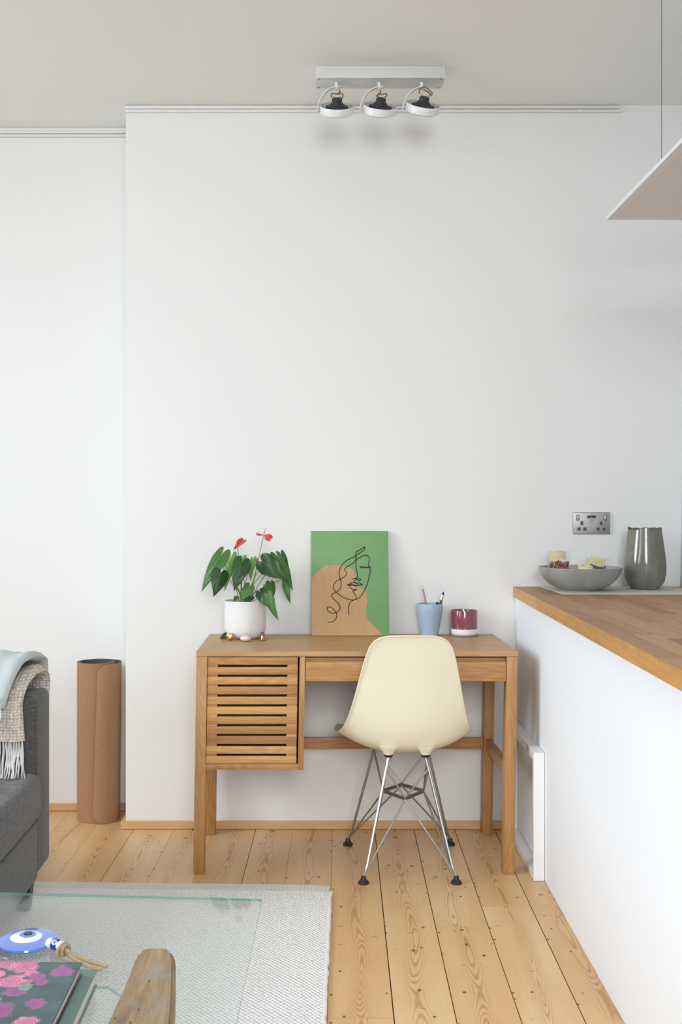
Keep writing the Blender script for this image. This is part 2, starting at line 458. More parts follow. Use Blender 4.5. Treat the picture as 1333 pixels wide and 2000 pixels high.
vp = [(0, 0), (.045, 0), (.05, .002), (.052, .006), (.062, .014), (.0705, .030), (.0755, .055), (.0765, .080), (.0745, .115), (.070, .150), (.0655, .185), (.0615, .212), (.0605, .222),
      (.0575, .2225), (.058, .21), (.062, .18), (.067, .14), (.070, .09), (.066, .04), (.05, .015), (0, .01)]
def vw(j, a): return (.0035*math.sin(3*a+.6)+.0022*math.sin(7*a+2)) if j in (12, 13) else (.0015*math.sin(3*a+.6) if j in (11, 14) else 0)
bm = bmesh.new(); lathe(bm, vp, VX, VY, ZM, 64, wob=vw)
vz = thing('vase', 'tall glossy grey-green stoneware vase with an uneven rim', 'vase', (VX, VY, ZM))
obj('vase_body', bm, vaseM, vz)
bm = bmesh.new(); rp = []
for k in range(49):
    a = 2*PI*k/48; rp.append(Vector((VX+.0592*math.cos(a), VY+.0592*math.sin(a), ZM+.2228+.0035*math.sin(3*a+.6)+.0022*math.sin(7*a+2))))
tube(bm, rp, .0017, 6); obj('rim', bm, plain('bare_clay_rim', '#6b4f38', .6), vz, label='unglazed brown rim')

# tea packets in the bowl
labelM = NT('paper_label'); o_ = labelM.obj(); w_ = labelM.n('ShaderNodeTexWave', bands_direction='Z'); w_.inputs['Scale'].default_value = 60; w_.inputs['Distortion'].default_value = 4; w_.inputs['Detail Scale'].default_value = 8
labelM.l(o_, w_.inputs[0]); labelM.base(labelM.mix(labelM.mr(w_.outputs['Fac'], .75, .9, 0, .45), srgb('#d9cf9c'), srgb('#8d8460'))); labelM.set(Roughness=.7); labelM = labelM.m
budM = NT('dried_rosebuds'); budM.base(budM.ramp(budM.island(), [(0, srgb('#8a4a5a')), (.4, srgb('#b07786')), (.7, srgb('#9a8060')), (1, srgb('#6d3f4a'))])); budM.set(Roughness=.8); budM = budM.m
leafdryM = plain('dried_tea', '#6b5f57', .9, var=.4, nscale=200)
def packet(label, c, w, h, tilt, roll, lab, seed, content, budr):
    t = thing('tea_packet', label, 'tea packet', c, 'tea packets in the bowl')
    rr = random.Random(seed); M = Matrix.Translation(c) @ Matrix.Rotation(roll, 4, 'Y') @ Matrix.Rotation(tilt, 4, 'X')
    bm = bmesh.new(); nx, nz = 14, 12; G = {}
    for s in (-1, 1):
        for i in range(nx+1):
            for j in range(nz+1):
                a, b = i/nx*2-1, j/nz
                edge = min(1-abs(a), b*1.2+.02, (1-b)*2+.02)
                th = .016*min(1, edge*2.2)**.6*(1-.55*b)
                G[s, i, j] = bm.verts.new(M @ Vector((a*w/2*(1+.06*math.sin(b*9+seed)), s*(th+.0006)+.003*noise.noise(Vector((a*4, b*5, seed+s))), b*h)))
        for i in range(nx):
            for j in range(nz):
                q = [G[s, i, j], G[s, i+1, j], G[s, i+1, j+1], G[s, i, j+1]]
                bm.faces.new(q if s < 0 else q[::-1])
    obj('cellophane_bag', bm, cello, t, ang=60)
    bm = bmesh.new()
    for k in range(content):
        a, b = rr.uniform(-.85, .85), rr.uniform(.02, .45)
        p = M @ Vector((a*w/2, rr.uniform(-.008, .008), b*h+.004))
        ball(bm, p, budr*rr.uniform(.8, 1.2), 1, (1, 1, 1.2))
    o = obj('dried_tea', bm, budM if budr > .004 else leafdryM, t); o['kind'] = 'stuff'
    x0, x1, z0, z1 = lab
    bm = bmesh.new(); n = 8; A = []; B = []
    for i in range(n+1):
        x = x0+(x1-x0)*i/n; y = -.013-.004*math.sin(PI*i/n); dz = .004*math.sin(i*1.1+seed)
        A.append((bm.verts.new(M @ Vector((x, y, z0+dz))), bm.verts.new(M @ Vector((x, y-.0006, z0+dz)))))
        B.append((bm.verts.new(M @ Vector((x, y+.004, z1+dz))), bm.verts.new(M @ Vector((x, y+.0034, z1+dz)))))
    for i in range(n):
        bm.faces.new((A[i][1], A[i+1][1], B[i+1][1], B[i][1])); bm.faces.new((A[i][0], B[i][0], B[i+1][0], A[i+1][0]))
        bm.faces.new((A[i][0], A[i+1][0], A[i+1][1], A[i][1])); bm.faces.new((B[i][0], B[i][1], B[i+1][1], B[i+1][0]))
    bm.faces.new((A[0][0], A[0][1], B[0][1], B[0][0])); bm.faces.new((A[n][0], B[n][0], B[n][1], A[n][1]))
    obj('paper_label', bm, labelM, t)
    return t
q = P(1092, 1120, 3.90); packet('clear tea packet of pink rosebuds with upright label, leftmost in the bowl', q, .085, .085, math.radians(8), math.radians(-4), (-.032, .026, .052, .084), 2, 75, .0055)
q = P(1160, 1122, 3.93); packet('clear tea packet with a curled label at the right of the bowl', q, .085, .070, math.radians(14), math.radians(10), (-.036, .028, .040, .066), 5, 60, .0035)
q = P(1142, 1130, 3.86); packet('clear tea packet lying low in the middle of the bowl', q, .085, .045, math.radians(-12), 0, (-.022, .030, .028, .048), 8, 60, .0035)

# socket on the wall
x0, x1 = (1118.8-PX)/F*YW, (1191.5-PX)/F*YW; z0, z1 = P(0, 1043, YW).z, P(0, 1000, YW).z
sk = thing('wall_socket', 'brushed steel double wall socket with two USB ports above the bowl', 'socket', ((x0+x1)/2, YW, z0))
bm = bmesh.new(); box(bm, x0, x1, YW-.008, YW-.0005, z0, z1, .0025, 3); obj('faceplate', bm, steel, sk)
def sk_at(cx, cy): return (x0+(cx-523)/(799-523)*(x1-x0), z1-(cy-76)/(240-76)*(z1-z0))
insertM = plain('socket_grey_insert', '#6d6c68', .4); darkS = plain('socket_dark', '#1d1d1d', .5)
for cx in (560, 762):
    X_, Z_ = sk_at(cx, 118); bm = bmesh.new(); box(bm, X_-.0062, X_+.0062, YW-.0098, YW-.0075, Z_-.011, Z_+.011, .001); f = obj('switch_surround', bm, plain('switch_dark', '#4a453f', .5), sk)
    bm = bmesh.new(); box(bm, X_-.0045, X_+.0045, YW-.013, YW-.0092, Z_-.009, Z_+.009, .0014); obj('rocker', bm, steel, f)
for cx, cy, w, h in [(589, 159, .0058, .008), (731, 159, .0058, .008), (567, 202, .0075, .0068), (610, 202, .0075, .0068), (708, 202, .0075, .0068), (751, 202, .0075, .0068)]:
    X_, Z_ = sk_at(cx, cy); bm = bmesh.new(); box(bm, X_-w, X_+w, YW-.0088, YW-.0075, Z_-h, Z_+h, .0006); f = obj('pin_insert', bm, insertM, sk)
    bm = bmesh.new()
    if h > w: box(bm, X_-.002, X_+.002, YW-.0094, YW-.0087, Z_-.0045, Z_+.0045)
    else: box(bm, X_-.0036, X_+.0036, YW-.0094, YW-.0087, Z_-.0018, Z_+.0018)
    obj('pin_hole', bm, darkS, f, False)
X_, Z_ = sk_at(660, 111); bm = bmesh.new(); box(bm, X_-.0175, X_+.0175, YW-.0088, YW-.0075, Z_-.0055, Z_+.0055, .0006); f = obj('usb_insert', bm, insertM, sk)
for s in (-1, 1):
    bm = bmesh.new(); box(bm, X_+s*.0085-.0068, X_+s*.0085+.0068, YW-.0094, YW-.0087, Z_-.0028, Z_+.0028); obj('usb_port', bm, darkS, f, False)
bm = bmesh.new(); rr = random.Random(9)
for r_, cy in enumerate((134, 143, 151)):
    xx = -.009
    while xx < .009-(.002 if r_ else 0):
        wv = rr.uniform(.0012, .0028); X_, Z_ = sk_at(660, cy); box(bm, X_+xx, X_+xx+wv, YW-.0083, YW-.0078, Z_-.0009, Z_+.0009); xx += wv+.001
obj('engraved_lines', bm, insertM, sk, False)

# white open frame standing against the island
YF = 3.548; fr = thing('white_frame', 'open white wooden frame standing on edge between desk leg and island', 'frame', (.767, 3.8, 0))
def xf(Y): return .749+(Y-YF)*.0256
def fmember(y0, y1, z0, z1):
    bm = bmesh.new(); prism(bm, [(xf(y0), y0), (xf(y0)+.036, y0), (xf(y1)+.036, y1), (xf(y1), y1)], z0, z1)
    bmesh.ops.bevel(bm, geom=bm.edges[:], offset=.0015, segments=1, affect='EDGES'); return bm
obj('upright', fmember(YF, YF+.022, .001, .4255), whiteM, fr); obj('upright', fmember(4.07, 4.092, .001, .4255), whiteM, fr)
obj('top_rail', fmember(YF+.0225, 4.0695, .398, .4255), whiteM, fr); obj('bottom_rail', fmember(YF+.0225, 4.0695, .001, .022), whiteM, fr)

# ---------------- pendant panel light ----------------
YP0, ZP = 3.235, 2.10
def pxl(Y): return (1185-PX)/F*YP0+(Y-YP0)*.02
pl = thing('panel_light', 'slim white rectangular LED panel hanging on a thin wire above the island', 'pendant light', (1.15, 2.7, ZP))
Y0_, Y1_ = YP0-1.2, YP0; W_ = .6
bm = bmesh.new()
def pp(f, Y): return pxl(Y)+W_*f
fw = .024
for (a, b, ya, yb) in [(0, fw/W_, Y0_, Y1_), (1-fw/W_, 1, Y0_, Y1_), (fw/W_, 1-fw/W_, Y0_, Y0_+fw), (fw/W_, 1-fw/W_, Y1_-fw, Y1_)]:
    prism(bm, [(pp(a, ya), ya), (pp(b, ya), ya), (pp(b, yb), yb), (pp(a, yb), yb)], ZP, ZP+.011)
obj('frame', bm, plain('panel_frame_white', '#e9e8e5', .35, var=.01), pl, False)
bm = bmesh.new(); a, b, ya, yb = fw/W_+.001, 1-fw/W_-.001, Y0_+fw+.0005, Y1_-fw-.0005
prism(bm, [(pp(a, ya), ya), (pp(b, ya), ya), (pp(b, yb), yb), (pp(a, yb), yb)], ZP+.0012, ZP+.010)
obj('diffuser', bm, plain('panel_diffuser', '#f3eae6', .55, var=.02), pl, False, label='pinkish grey diffuser, switched off')
for f, Yc in ((.02, 2.737), (.96, 2.737), (.02, 2.35), (.96, 2.35)):
    Xc = pp(f, Yc)-.0
    bm = bmesh.new(); tube(bm, [(Xc, Yc, ZP+.011), (Xc, Yc, ZC)], .0009, 6); obj('suspension_wire', bm, plain('wire', '#77766f', .4, 1), pl)

# ---------------- ceiling spotlight ----------------
XC0, XC1 = (617-PX)/F*3.758, (870.2-PX)/F*3.758
cl = thing('ceiling_spotlight', 'white ceiling bar with three swivelling round spotlights', 'ceiling light', ((XC0+XC1)/2, 3.806, 2.60))
bm = bmesh.new(); box(bm, XC0, XC1, 3.758, 3.855, 2.736, ZC-.0005, .0015); obj('mounting_bar', bm, greyBar, cl)
for xx in (XC0+.013, XC1-.013):
    for yy in (3.768, 3.845):
        bm = bmesh.new(); tube(bm, [(xx, yy, 2.7345), (xx, yy, 2.7365)], .003, 10); obj('screw', bm, plain('screw', '#77756f', .4, .8), cl)
ringM = plain('ring_white', '#e8e7e3', .35, var=.01); reflM = plain('silver_reflector', (.5, .5, .5, 1), .3, 1)
sinkM = plain('lamp_heat_sink', '#3b3d42', .45, .3); wireM = plain('brown_lead', '#7a6650', .5)
for k, (sx, hx, hy, rl, tl) in enumerate([(658, 658.5, 214, 0, 34), (741.5, 742.5, 213.5, 6, 34), (824.4, 826, 211, 9.5, 33)]):
    YH = 3.80; S = P(sx, 171, YH)
    bm = bmesh.new(); tube(bm, [(S.x, YH, 2.736), (S.x, YH, 2.712)], .0058, 16); obj('stem', bm, ringM, cl)
    # ring frame: local z is the head's axis
    HC = P(hx, hy, YH)
    R = Matrix.Rotation(math.radians(rl), 4, 'Y') @ Matrix.Rotation(math.radians(tl), 4, 'X')
    M = Matrix.Translation(HC) @ R
    bm = bmesh.new(); lathe(bm, [(.0575, -.0135), (.060, -.012), (.060, .012), (.0588, .0138), (.0572, .0125), (.0572, -.0125), (.0575, -.0135)], 0, 0, 0, 56)
    for v in bm.verts: v.co = M @ v.co
    head = obj('lamp_ring', bm, ringM, cl)
    bm = bmesh.new(); lathe(bm, [(0, .026), (.017, .026), (.019, .022), (.030, .010), (.046, .001), (.0565, -.004), (.0565, -.011), (.048, -.018), (0, -.019)], 0, 0, 0, 48)
    for v in bm.verts: v.co = M @ v.co
    obj('reflector_lamp', bm, reflM, head)
    bm = bmesh.new(); lathe(bm, [(0, .038), (.0155, .038), (.0175, .036), (.0175, .026), (.024, .018), (.036, .008), (.041, .0052), (.034, .006), (0, .02)], 0, 0, 0, 32)
    for j in range(16):
        a = 2*PI*j/16; box(bm, .018, .040, -.0014, .0014, .004, .0105, 0, 2, Matrix.Rotation(a, 4, 'Z'))
    for v in bm.verts: v.co = M @ v.co
    obj('heat_sink', bm, sinkM, head, label='dark grey finned lamp back')
    # curved flat strap from the stem down to the left side of the ring
    A = Vector((S.x+.010, YH, 2.7105))
    path = smooth_path([P(sx+a_, 171+b_, YH) for a_, b_ in ((7, 0), (-5, .3), (-19, 7), (-30, 20), (-36.5, 35), (-38.5, 48))], 5)
    bm = bmesh.new(); prev = None; first = None
    for i, p in enumerate(path):
        t = (path[min(i+1, len(path)-1)]-path[max(i-1, 0)]).normalized(); nrm = Vector((-t.z, 0, t.x)); w = Vector((0, .0085, 0))
        q = [bm.verts.new(p-w-nrm*.0016), bm.verts.new(p+w-nrm*.0016), bm.verts.new(p+w+nrm*.0016), bm.verts.new(p-w+nrm*.0016)]
        if prev:
            for j in range(4): bm.faces.new((prev[j], prev[(j+1) % 4], q[(j+1) % 4], q[j]))
        else: first = q
        prev = q
    bm.faces.new(first[::-1]); bm.faces.new(prev); bmesh.ops.recalc_face_normals(bm, faces=bm.faces[:])
    obj('curved_arm', bm, ringM, cl)
    bm = bmesh.new(); tube(bm, [M @ Vector((-.0665, 0, -.004)), M @ Vector((-.0600, 0, -.004))], .0035, 10); obj('pivot', bm, chrome, head)
    # spring clip and leads
    T = M @ Vector((0, 0, .038))
    if k == 0: pts = [A+Vector((.001, 0, -.002)), A+Vector((.001, -.002, -.012)), T+Vector((.008, 0, .020)), T+Vector((0, 0, .017))]; loop = [(-.018, .002), (-.021, .013), (-.010, .017), (0, .014), (.019, .016), (.020, .004), (.016, -.001)]
    elif k == 1: pts = [A+Vector((-.006, 0, -.002)), A+Vector((-.007, -.002, -.014)), T+Vector((-.010, 0, .018)), T+Vector((-.004, 0, .014))]; loop = [(-.012, -.002), (-.016, .008), (-.008, .014), (.004, .012), (.016, .016), (.020, .009), (.014, .003)]
    else: pts = [A+Vector((-.004, 0, -.001)), A+Vector((.008, -.002, -.006)), A+Vector((.022, 0, -.018)), T+Vector((.020, 0, .010))]; loop = [(-.020, .012), (-.018, .024), (-.006, .034), (.004, .033), (.016, .022), (.026, .012), (.019, .002)]
    bm = bmesh.new(); tube(bm, smooth_path(pts, 5), .0024, 8)
    tube(bm, smooth_path([T+Vector((a, -.002, b)) for a, b in loop], 5), .0023, 8)
    obj('lamp_lead', bm, wireM, head, label='brown sleeved lamp lead')
    bm = bmesh.new()
    for a in (-.012, .012): tube(bm, [M @ Vector((a, 0, .036)), M @ Vector((a, 0, .046))], .0022, 8)
    obj('contact_pin', bm, reflM, head)

# ---------------- desk ----------------
DX0, DX1, DY0, DY1, DZ = -.3722, .7104, 3.615, 4.112, .750
desk = thing('desk', 'slim oak desk with a slatted cupboard on the left and one long drawer', 'desk', (.169, 3.86, 0))
RK = .0155
def rack(bm):
    for v in bm.verts: v.co.x += (v.co.z-DZ)*RK
    return bm
T0 = DZ-.0165
bm = bmesh.new(); n = 5
for i in range(n):
    a, b = DY0+(DY1-DY0)*i/n, DY0+(DY1-DY0)*(i+1)/n
    box(bm, DX0, DX1, a, b, T0, DZ)
obj('tabletop', bm, oakTop, desk, False)
LW = .0365; LD = .05
for (xa, ya) in ((DX0+.0005, DY0+.001), (DX1-LW-.0005, DY0+.001), (DX0+.0005, DY1-LD-.014), (DX1-LW-.0005, DY1-LD-.014)):
    bm = bmesh.new(); box(bm, xa, xa+LW, ya, ya+LD, .0005, T0-.0005, .0015); obj('leg', rack(bm), oakZ, desk)
bm = bmesh.new(); box(bm, DX0+LW+.001, DX1-LW-.001, DY1-.062+.018, DY1-.062+.036, .320, .363, .0015); obj('rear_stretcher', rack(bm), oakX, desk)
for xa in (DX0+.009, DX1-LW+.007):
    bm = bmesh.new(); box(bm, xa, xa+.02, DY0+LD+.002, DY1-LD-.015, .320, .363, .0015); obj('side_stretcher', rack(bm), oakY, desk)
for xa in (DX0+.010, DX1-LW+.008):      # rails under the top, left and right
    bm = bmesh.new(); box(bm, xa, xa+.018, DY0+LD+.002, DY1-LD-.015, T0-.07, T0-.001, .001); obj('top_side_rail', rack(bm), oakY, desk)
bm = bmesh.new(); box(bm, DX0+LW+.001, DX1-LW-.001, DY1-.045, DY1-.027, T0-.07, T0-.001, .001); obj('top_rear_rail', rack(bm), oakX, desk)
kx = F/DY0
def dx(px): return (px-PX)/kx
def dz(py): return CH-(py-PY)/kx
# cupboard carcass
cx0, cx1 = DX0+LW+.0005, dx(596.7); zb = dz(1504)
bm = bmesh.new(); box(bm, cx1-.0185, cx1, DY0+.003, DY1-.08, zb-.001, T0-.0006, .001); obj('cupboard_side', rack(bm), oakZ, desk)
bm = bmesh.new(); box(bm, cx0, cx1-.0187, DY0+.003, DY1-.08, zb, zb+.019, .001); obj('cupboard_bottom', rack(bm), oakX, desk)
bm = bmesh.new(); box(bm, cx0, cx1-.0187, DY1-.088, DY1-.081, zb+.0195, T0-.001); obj('cupboard_back', rack(bm), oakX, desk, False)
bm = bmesh.new(); box(bm, cx0+.001, cx0+.008, DY0+.055, DY1-.09, zb+.0195, T0-.001); obj('cupboard_inner_side', rack(bm), oakZ, desk, False)
# slatted door
d0, d1 = cx0+.0012, cx1-.0187-.0060; zt = T0-.0030
door_z0 = zb+.0205; pitch = (zt-door_z0+.0080)/11; sh = pitch-.0080
bm = bmesh.new()
for i in range(11):
    z = zt-i*pitch
    box(bm, d0, d1, DY0+.004, DY0+.016, z-sh, z, .0008)
for i in range(10):
    z = zt-i*pitch-sh
    for (a, b) in ((d0+.0005, d0+.0345), (d1-.0345, d1-.0005)): box(bm, a, b, DY0+.0065, DY0+.016, z-.0080, z)
for (a, b) in ((d0+.0005, d0+.0345), (d1-.0345, d1-.0005)): box(bm, a, b, DY0+.0165, DY0+.024, door_z0, zt)
obj('slatted_door', rack(bm), oakSlat, desk, ang=30)
# drawer
e0, e1 = cx1+.0022, DX1-LW-.0022; rt = dz(1292.3)
bm = bmesh.new(); box(bm, e0, e1, DY0+.004, DY0+.020, dz(1331), rt, .001); dr = obj('drawer', rack(bm), oakX, desk)
bm = bmesh.new(); box(bm, e0+.004, e1-.004, DY0+.0205, DY0+.35, dz(1329), dz(1329)+.006); box(bm, e0+.004, e0+.014, DY0+.0205, DY0+.35, dz(1329)+.006, rt-.006); box(bm, e1-.014, e1-.004, DY0+.0205, DY0+.35, dz(1329)+.006, rt-.006)
obj('drawer_box', rack(bm), oakY, dr, False)
bm = bmesh.new(); box(bm, e0-.001, e1+.001, DY0+.0215, DY0+.040, rt-.004, T0-.0065); obj('finger_rail', rack(bm), oakX, desk, False)

# ---------------- things on the desk ----------------
# canvas
CX0, CX1 = .0158, .3105; CB, CT = 4.050, 4.113; HH = .398
tiltc = math.asin((CT-CB)/HH)
cv = thing('canvas_painting', 'green and tan canvas with a stitched black line face, leaning on the wall', 'painting', ((CX0+CX1)/2, 4.06, DZ))
MC = Matrix.Translation(((CX0+CX1)/2, CB, DZ+.0012)) @ Matrix.Rotation(-tiltc, 4, 'X')
CW = CX1-CX0
bm = bmesh.new(); box(bm, -CW/2, CW/2, 0, .016, 0, HH, .0015, 2, MC)
greenM = NT('green_canvas'); o_ = greenM.obj(); f1 = greenM.noise(o_, 14, 5, .6); f2 = greenM.noise(o_, 900, 1)
greenM.base(greenM.mix(f1, srgb('#6f9a5f'), srgb('#80a76f'))); greenM.set(Roughness=.6); greenM.bump(f2, .3, .0005); greenM = greenM.m
tanM = NT('tan_paint'); o_ = tanM.obj(); f1 = tanM.noise(tanM.vec('MULTIPLY', o_, (1, 1, .25)), 60, 4, .6); f2 = tanM.noise(o_, 9, 3)
tanM.base(tanM.mix(tanM.math('ADD', tanM.math('MULTIPLY', f1, .6), tanM.math('MULTIPLY', f2, .5)), srgb('#cda578'), srgb('#b88a5c'))); tanM.set(Roughness=.6); tanM = tanM.m
obj('canvas', bm, greenM, cv)
def cuv(c, d=-.0004):
    u = (c[0]-66)/(611-66); v = (831-c[1])/(831-92)
    return MC @ Vector(((u-.5)*CW, d, v*HH))
blob = [(66.5, 440), (80, 418), (105, 388), (135, 360), (165, 344), (200, 336), (240, 334), (285, 337), (325, 348), (352, 364), (370, 390), (376, 415), (373, 440), (374, 460), (388, 480), (412, 495), (436, 508), (452, 530), (460, 560), (460, 600), (453, 640), (451, 690), (462, 722), (490, 752), (525, 785), (552, 810), (568, 830.5)]
bp = smooth_path([Vector((a, b, 0)) for a, b in blob], 3)
pts = [(p.x, p.y) for p in bp]+[(66.5, 830.5)]
bm = bmesh.new(); a = [bm.verts.new(cuv(p, -.0003)) for p in pts]; b = [bm.verts.new(cuv(p, .0006)) for p in pts]
bm.faces.new(a); bm.faces.new(b[::-1])
for i in range(len(pts)): bm.faces.new((a[i], a[(i+1) % len(pts)], b[(i+1) % len(pts)], b[i]))
bmesh.ops.recalc_face_normals(bm, faces=bm.faces[:]); bmesh.ops.triangulate(bm, faces=[f for f in bm.faces if len(f.verts) > 4])
obj('painted_shape', bm, tanM, cv, False)
bm = bmesh.new(); box(bm, -CW/2-.0004, -CW/2, .0006, .0158, 0, HH*.53, 0, 2, MC); box(bm, -CW/2+.0005, CW/2-.045, .0006, .0158, -.0004, 0, 0, 2, MC)
obj('painted_edge', bm, plain('edge_brown', '#7d4a30', .6), cv, False)
S1 = [(445,205),(410,228),(386,240),(379,262),(370,276),(340,290),(305,312),(278,342),(264,378),(264,412),(274,448),(277,482),(264,508),(243,527),(215,540),(209,552),(225,575),(250,600),(266,625),(265,650),(245,668),(215,676),(192,666),(177,648),(182,634),(200,632),(225,650),(242,675),(243,705),(225,728),(205,738),(180,737)]
S2 = [(445,205),(441,225),(415,245),(394,260),(382,275),(377,302),(360,322),(330,340),(306,358),(299,370),(312,385),(316,398),(300,418),(275,435),(245,448),(227,470),(223,495),(232,517),(248,532),(272,550),(305,569),(340,580),(372,580),(402,566),(428,535),(452,490),(468,440),(481,390),(480,362),(470,345),(474,312),(475,282),(462,267),(436,269),(405,284),(384,300),(382,335),(386,372),(392,402),(389,422),(378,438),(371,452),(377,468)]
S3 = [(354,440),(362,431),(380,431),(390,437),(404,431),(413,438),(406,446),(396,444)]
S4 = [(315,475),(335,471),(352,461),(370,461),(386,467),(400,460),(415,467),(426,476),(404,476),(384,482),(362,474),(340,480),(315,475)]
S4b = [(326,478),(350,470),(372,484),(392,478),(426,476)]
S5 = [(338,484),(342,497),(362,508),(386,509),(372,516),(358,519),(368,537),(380,555),(379,574),(362,584),(342,594),(332,615),(328,645),(330,687)]
S6 = [(407,347),(432,348),(462,350),(490,348)]
bm = bmesh.new()
for s in (S1, S2, S3, S4, S4b, S5, S6): tube(bm, [cuv((p.x, p.y), -.0009) for p in smooth_path([Vector((a, b, 0)) for a, b in s], 4)], .0015, 6)
for k in range(8):
    x = 412+k*7; tube(bm, [cuv((x, 348), -.0009), cuv((x+(6 if k < 5 else 9), 357), -.0009)], .0010, 5)
obj('stitched_line', bm, plain('black_thread', '#1b1512', .8, var=.3, nscale=600), cv)

# blue cup with pencil and pens
PX_, PY_ = (840-PX)/F*4.062, 4.062
bm = bmesh.new()
lathe(bm, [(0, 0), (.031, 0), (.0325, .001), (.034, .012), (.039, .04), (.0445, .072), (.0482, .096), (.0495, .119), (.0488, .121), (.0478, .1195), (.0455, .096), (.040, .06), (.033, .02), (.030, .004), (0, .004)], PX_, PY_, DZ+.0005, 56)
tag(obj('pencil_cup', bm, plain('pale_blue_plastic', '#a3b4c9', .5, var=.02)), 'pale blue tapered cup holding pens, right of the canvas', 'cup')
def px_rod(name, a, b, ya, yb, secs, label, cat, grp):
    A, B = P(a[0], a[1], ya), P(b[0], b[1], yb)       # top end, point where it passes the rim
    d = (B-A).normalized(); Lz = (A.z-(DZ+.008))/-d.z
    t = thing(name, label, cat, A+d*Lz, grp)
    for (n_, s0, s1, r, m_) in secs:
        bm = bmesh.new(); e0_, e1_ = s0*Lz if s0 < 1 else Lz, s1*Lz if s1 <= 1 else Lz
        tube(bm, [A+d*e0_, A+d*(e0_+.001), A+d*(e1_-.001), A+d*e1_], [r*.85, r, r, r*.85], 10); obj(n_, bm, m_, t)
px_rod('pencil', (824.3, 1140.5), (833, 1180), 4.045, 4.05, [('ferrule', 0, .10, .0037, plain('white_ferrule', '#dcd9d6', .3)), ('barrel', .10, .95, .0036, plain('pencil_brown', '#b08573', .5)), ('tip', .95, 1, .0015, darkM)], 'pinkish brown pencil with a white end in the blue cup', 'pencil', None)
px_rod('pen', (867, 1156), (860, 1182), 4.04, 4.045, [('barrel', .03, .95, .0045, blackP), ('button', 0, .03, .0022, blackP), ('clip', .06, .20, .0052, plain('pen_clip', '#b9bdbd', .25, .8))], 'dark ballpoint pen with a pale clip, the taller pen in the cup', 'pen', 'pens in the blue cup')
px_rod('pen', (855.5, 1176), (853, 1183), 4.035, 4.037, [('cap', 0, .28, .0052, blackP), ('barrel', .28, .98, .0042, plain('navy', '#2c3447', .4))], 'short black capped pen just above the rim of the blue cup', 'pen', 'pens in the blue cup')
px_rod('pen', (837, 1179), (846, 1184), 4.07, 4.07, [('barrel', 0, .98, .005, plain('mid_blue', '#4a7fae', .4))] if False else [('barrel', 0, .98, .0045, plain('mid_blue', '#4a7fae', .4))], 'blue pen lying low inside the cup beside the pencil', 'pen', 'pens in the blue cup') if False else None
# burgundy pot on a coaster
GX = (907.2-PX)/F*4.06; GY = 4.06
bm = bmesh.new(); lathe(bm, [(0, 0), (.051, 0), (.0525, .001), (.0525, .004), (.051, .005), (0, .005)], GX, GY, DZ+.0005, 48)
tag(obj('coaster', bm, plain('grey_felt', '#7e8084', .9, var=.15, nscale=300)), 'round grey coaster under the burgundy pot on the desk', 'coaster')
gp = thing('ceramic_pot', 'small burgundy glazed pot with a white base, at the right end of the desk', 'pot', (GX, GY, DZ+.0057))
zz = DZ+.0057
bm = bmesh.new(); lathe(bm, [(.0497, .022), (.0499, .088), (.0492, .0905), (.0478, .0905), (.047, .088), (.047, .02), (.0, .018)], GX, GY, zz, 56)
obj('glazed_body', bm, plain('burgundy_glaze', '#83434a', .15, var=.12, nscale=60, **{'Coat Weight': .6}), gp)
bm = bmesh.new(); lathe(bm, [(0, 0), (.046, 0), (.0492, .004), (.0499, .010), (.0498, .0219), (.0, .0219)], GX, GY, zz, 56)
obj('unglazed_base', bm, plain('white_base', '#e9e6e3', .7), gp)

# plant in a white pot
QX, QY = (479-PX)/F*3.985, 3.985
pt = thing('potted_plant', 'anthurium with heart-shaped leaves and two red flowers in a white pot', 'plant', (QX, QY, DZ))
potM = NT('white_brushed_pot'); o_ = potM.obj(); g_ = potM.noise(potM.vec('MULTIPLY', o_, (14, 14, 190)), 1, 4, .7); potM.base(potM.mix(g_, srgb('#dcdad6'), srgb('#efeeeb'))); potM.set(Roughness=.7); potM.bump(g_, .45, .0015); potM = potM.m
bm = bmesh.new()
lathe(bm, [(0, 0), (.044, 0), (.048, .001), (.060, .007), (.070, .017), (.0755, .031), (.0770, .048), (.0768, .10), (.0765, .138), (.0752, .1398), (.0738, .1385), (.0735, .10), (.073, .05), (.06, .02), (0, .012)], QX, QY, DZ+.0005, 64)
obj('pot', bm, potM, pt)
bm = bmesh.new(); lathe(bm, [(0, .118), (.03, .121), (.06, .118), (.0732, .115), (.0732, .10), (0, .10)], QX, QY, DZ, 40)
for v in bm.verts: v.co.z += .003*noise.noise(v.co*70)
obj('soil', bm, plain('soil', '#3a2a20', .95, var=.4, nscale=300), pt)
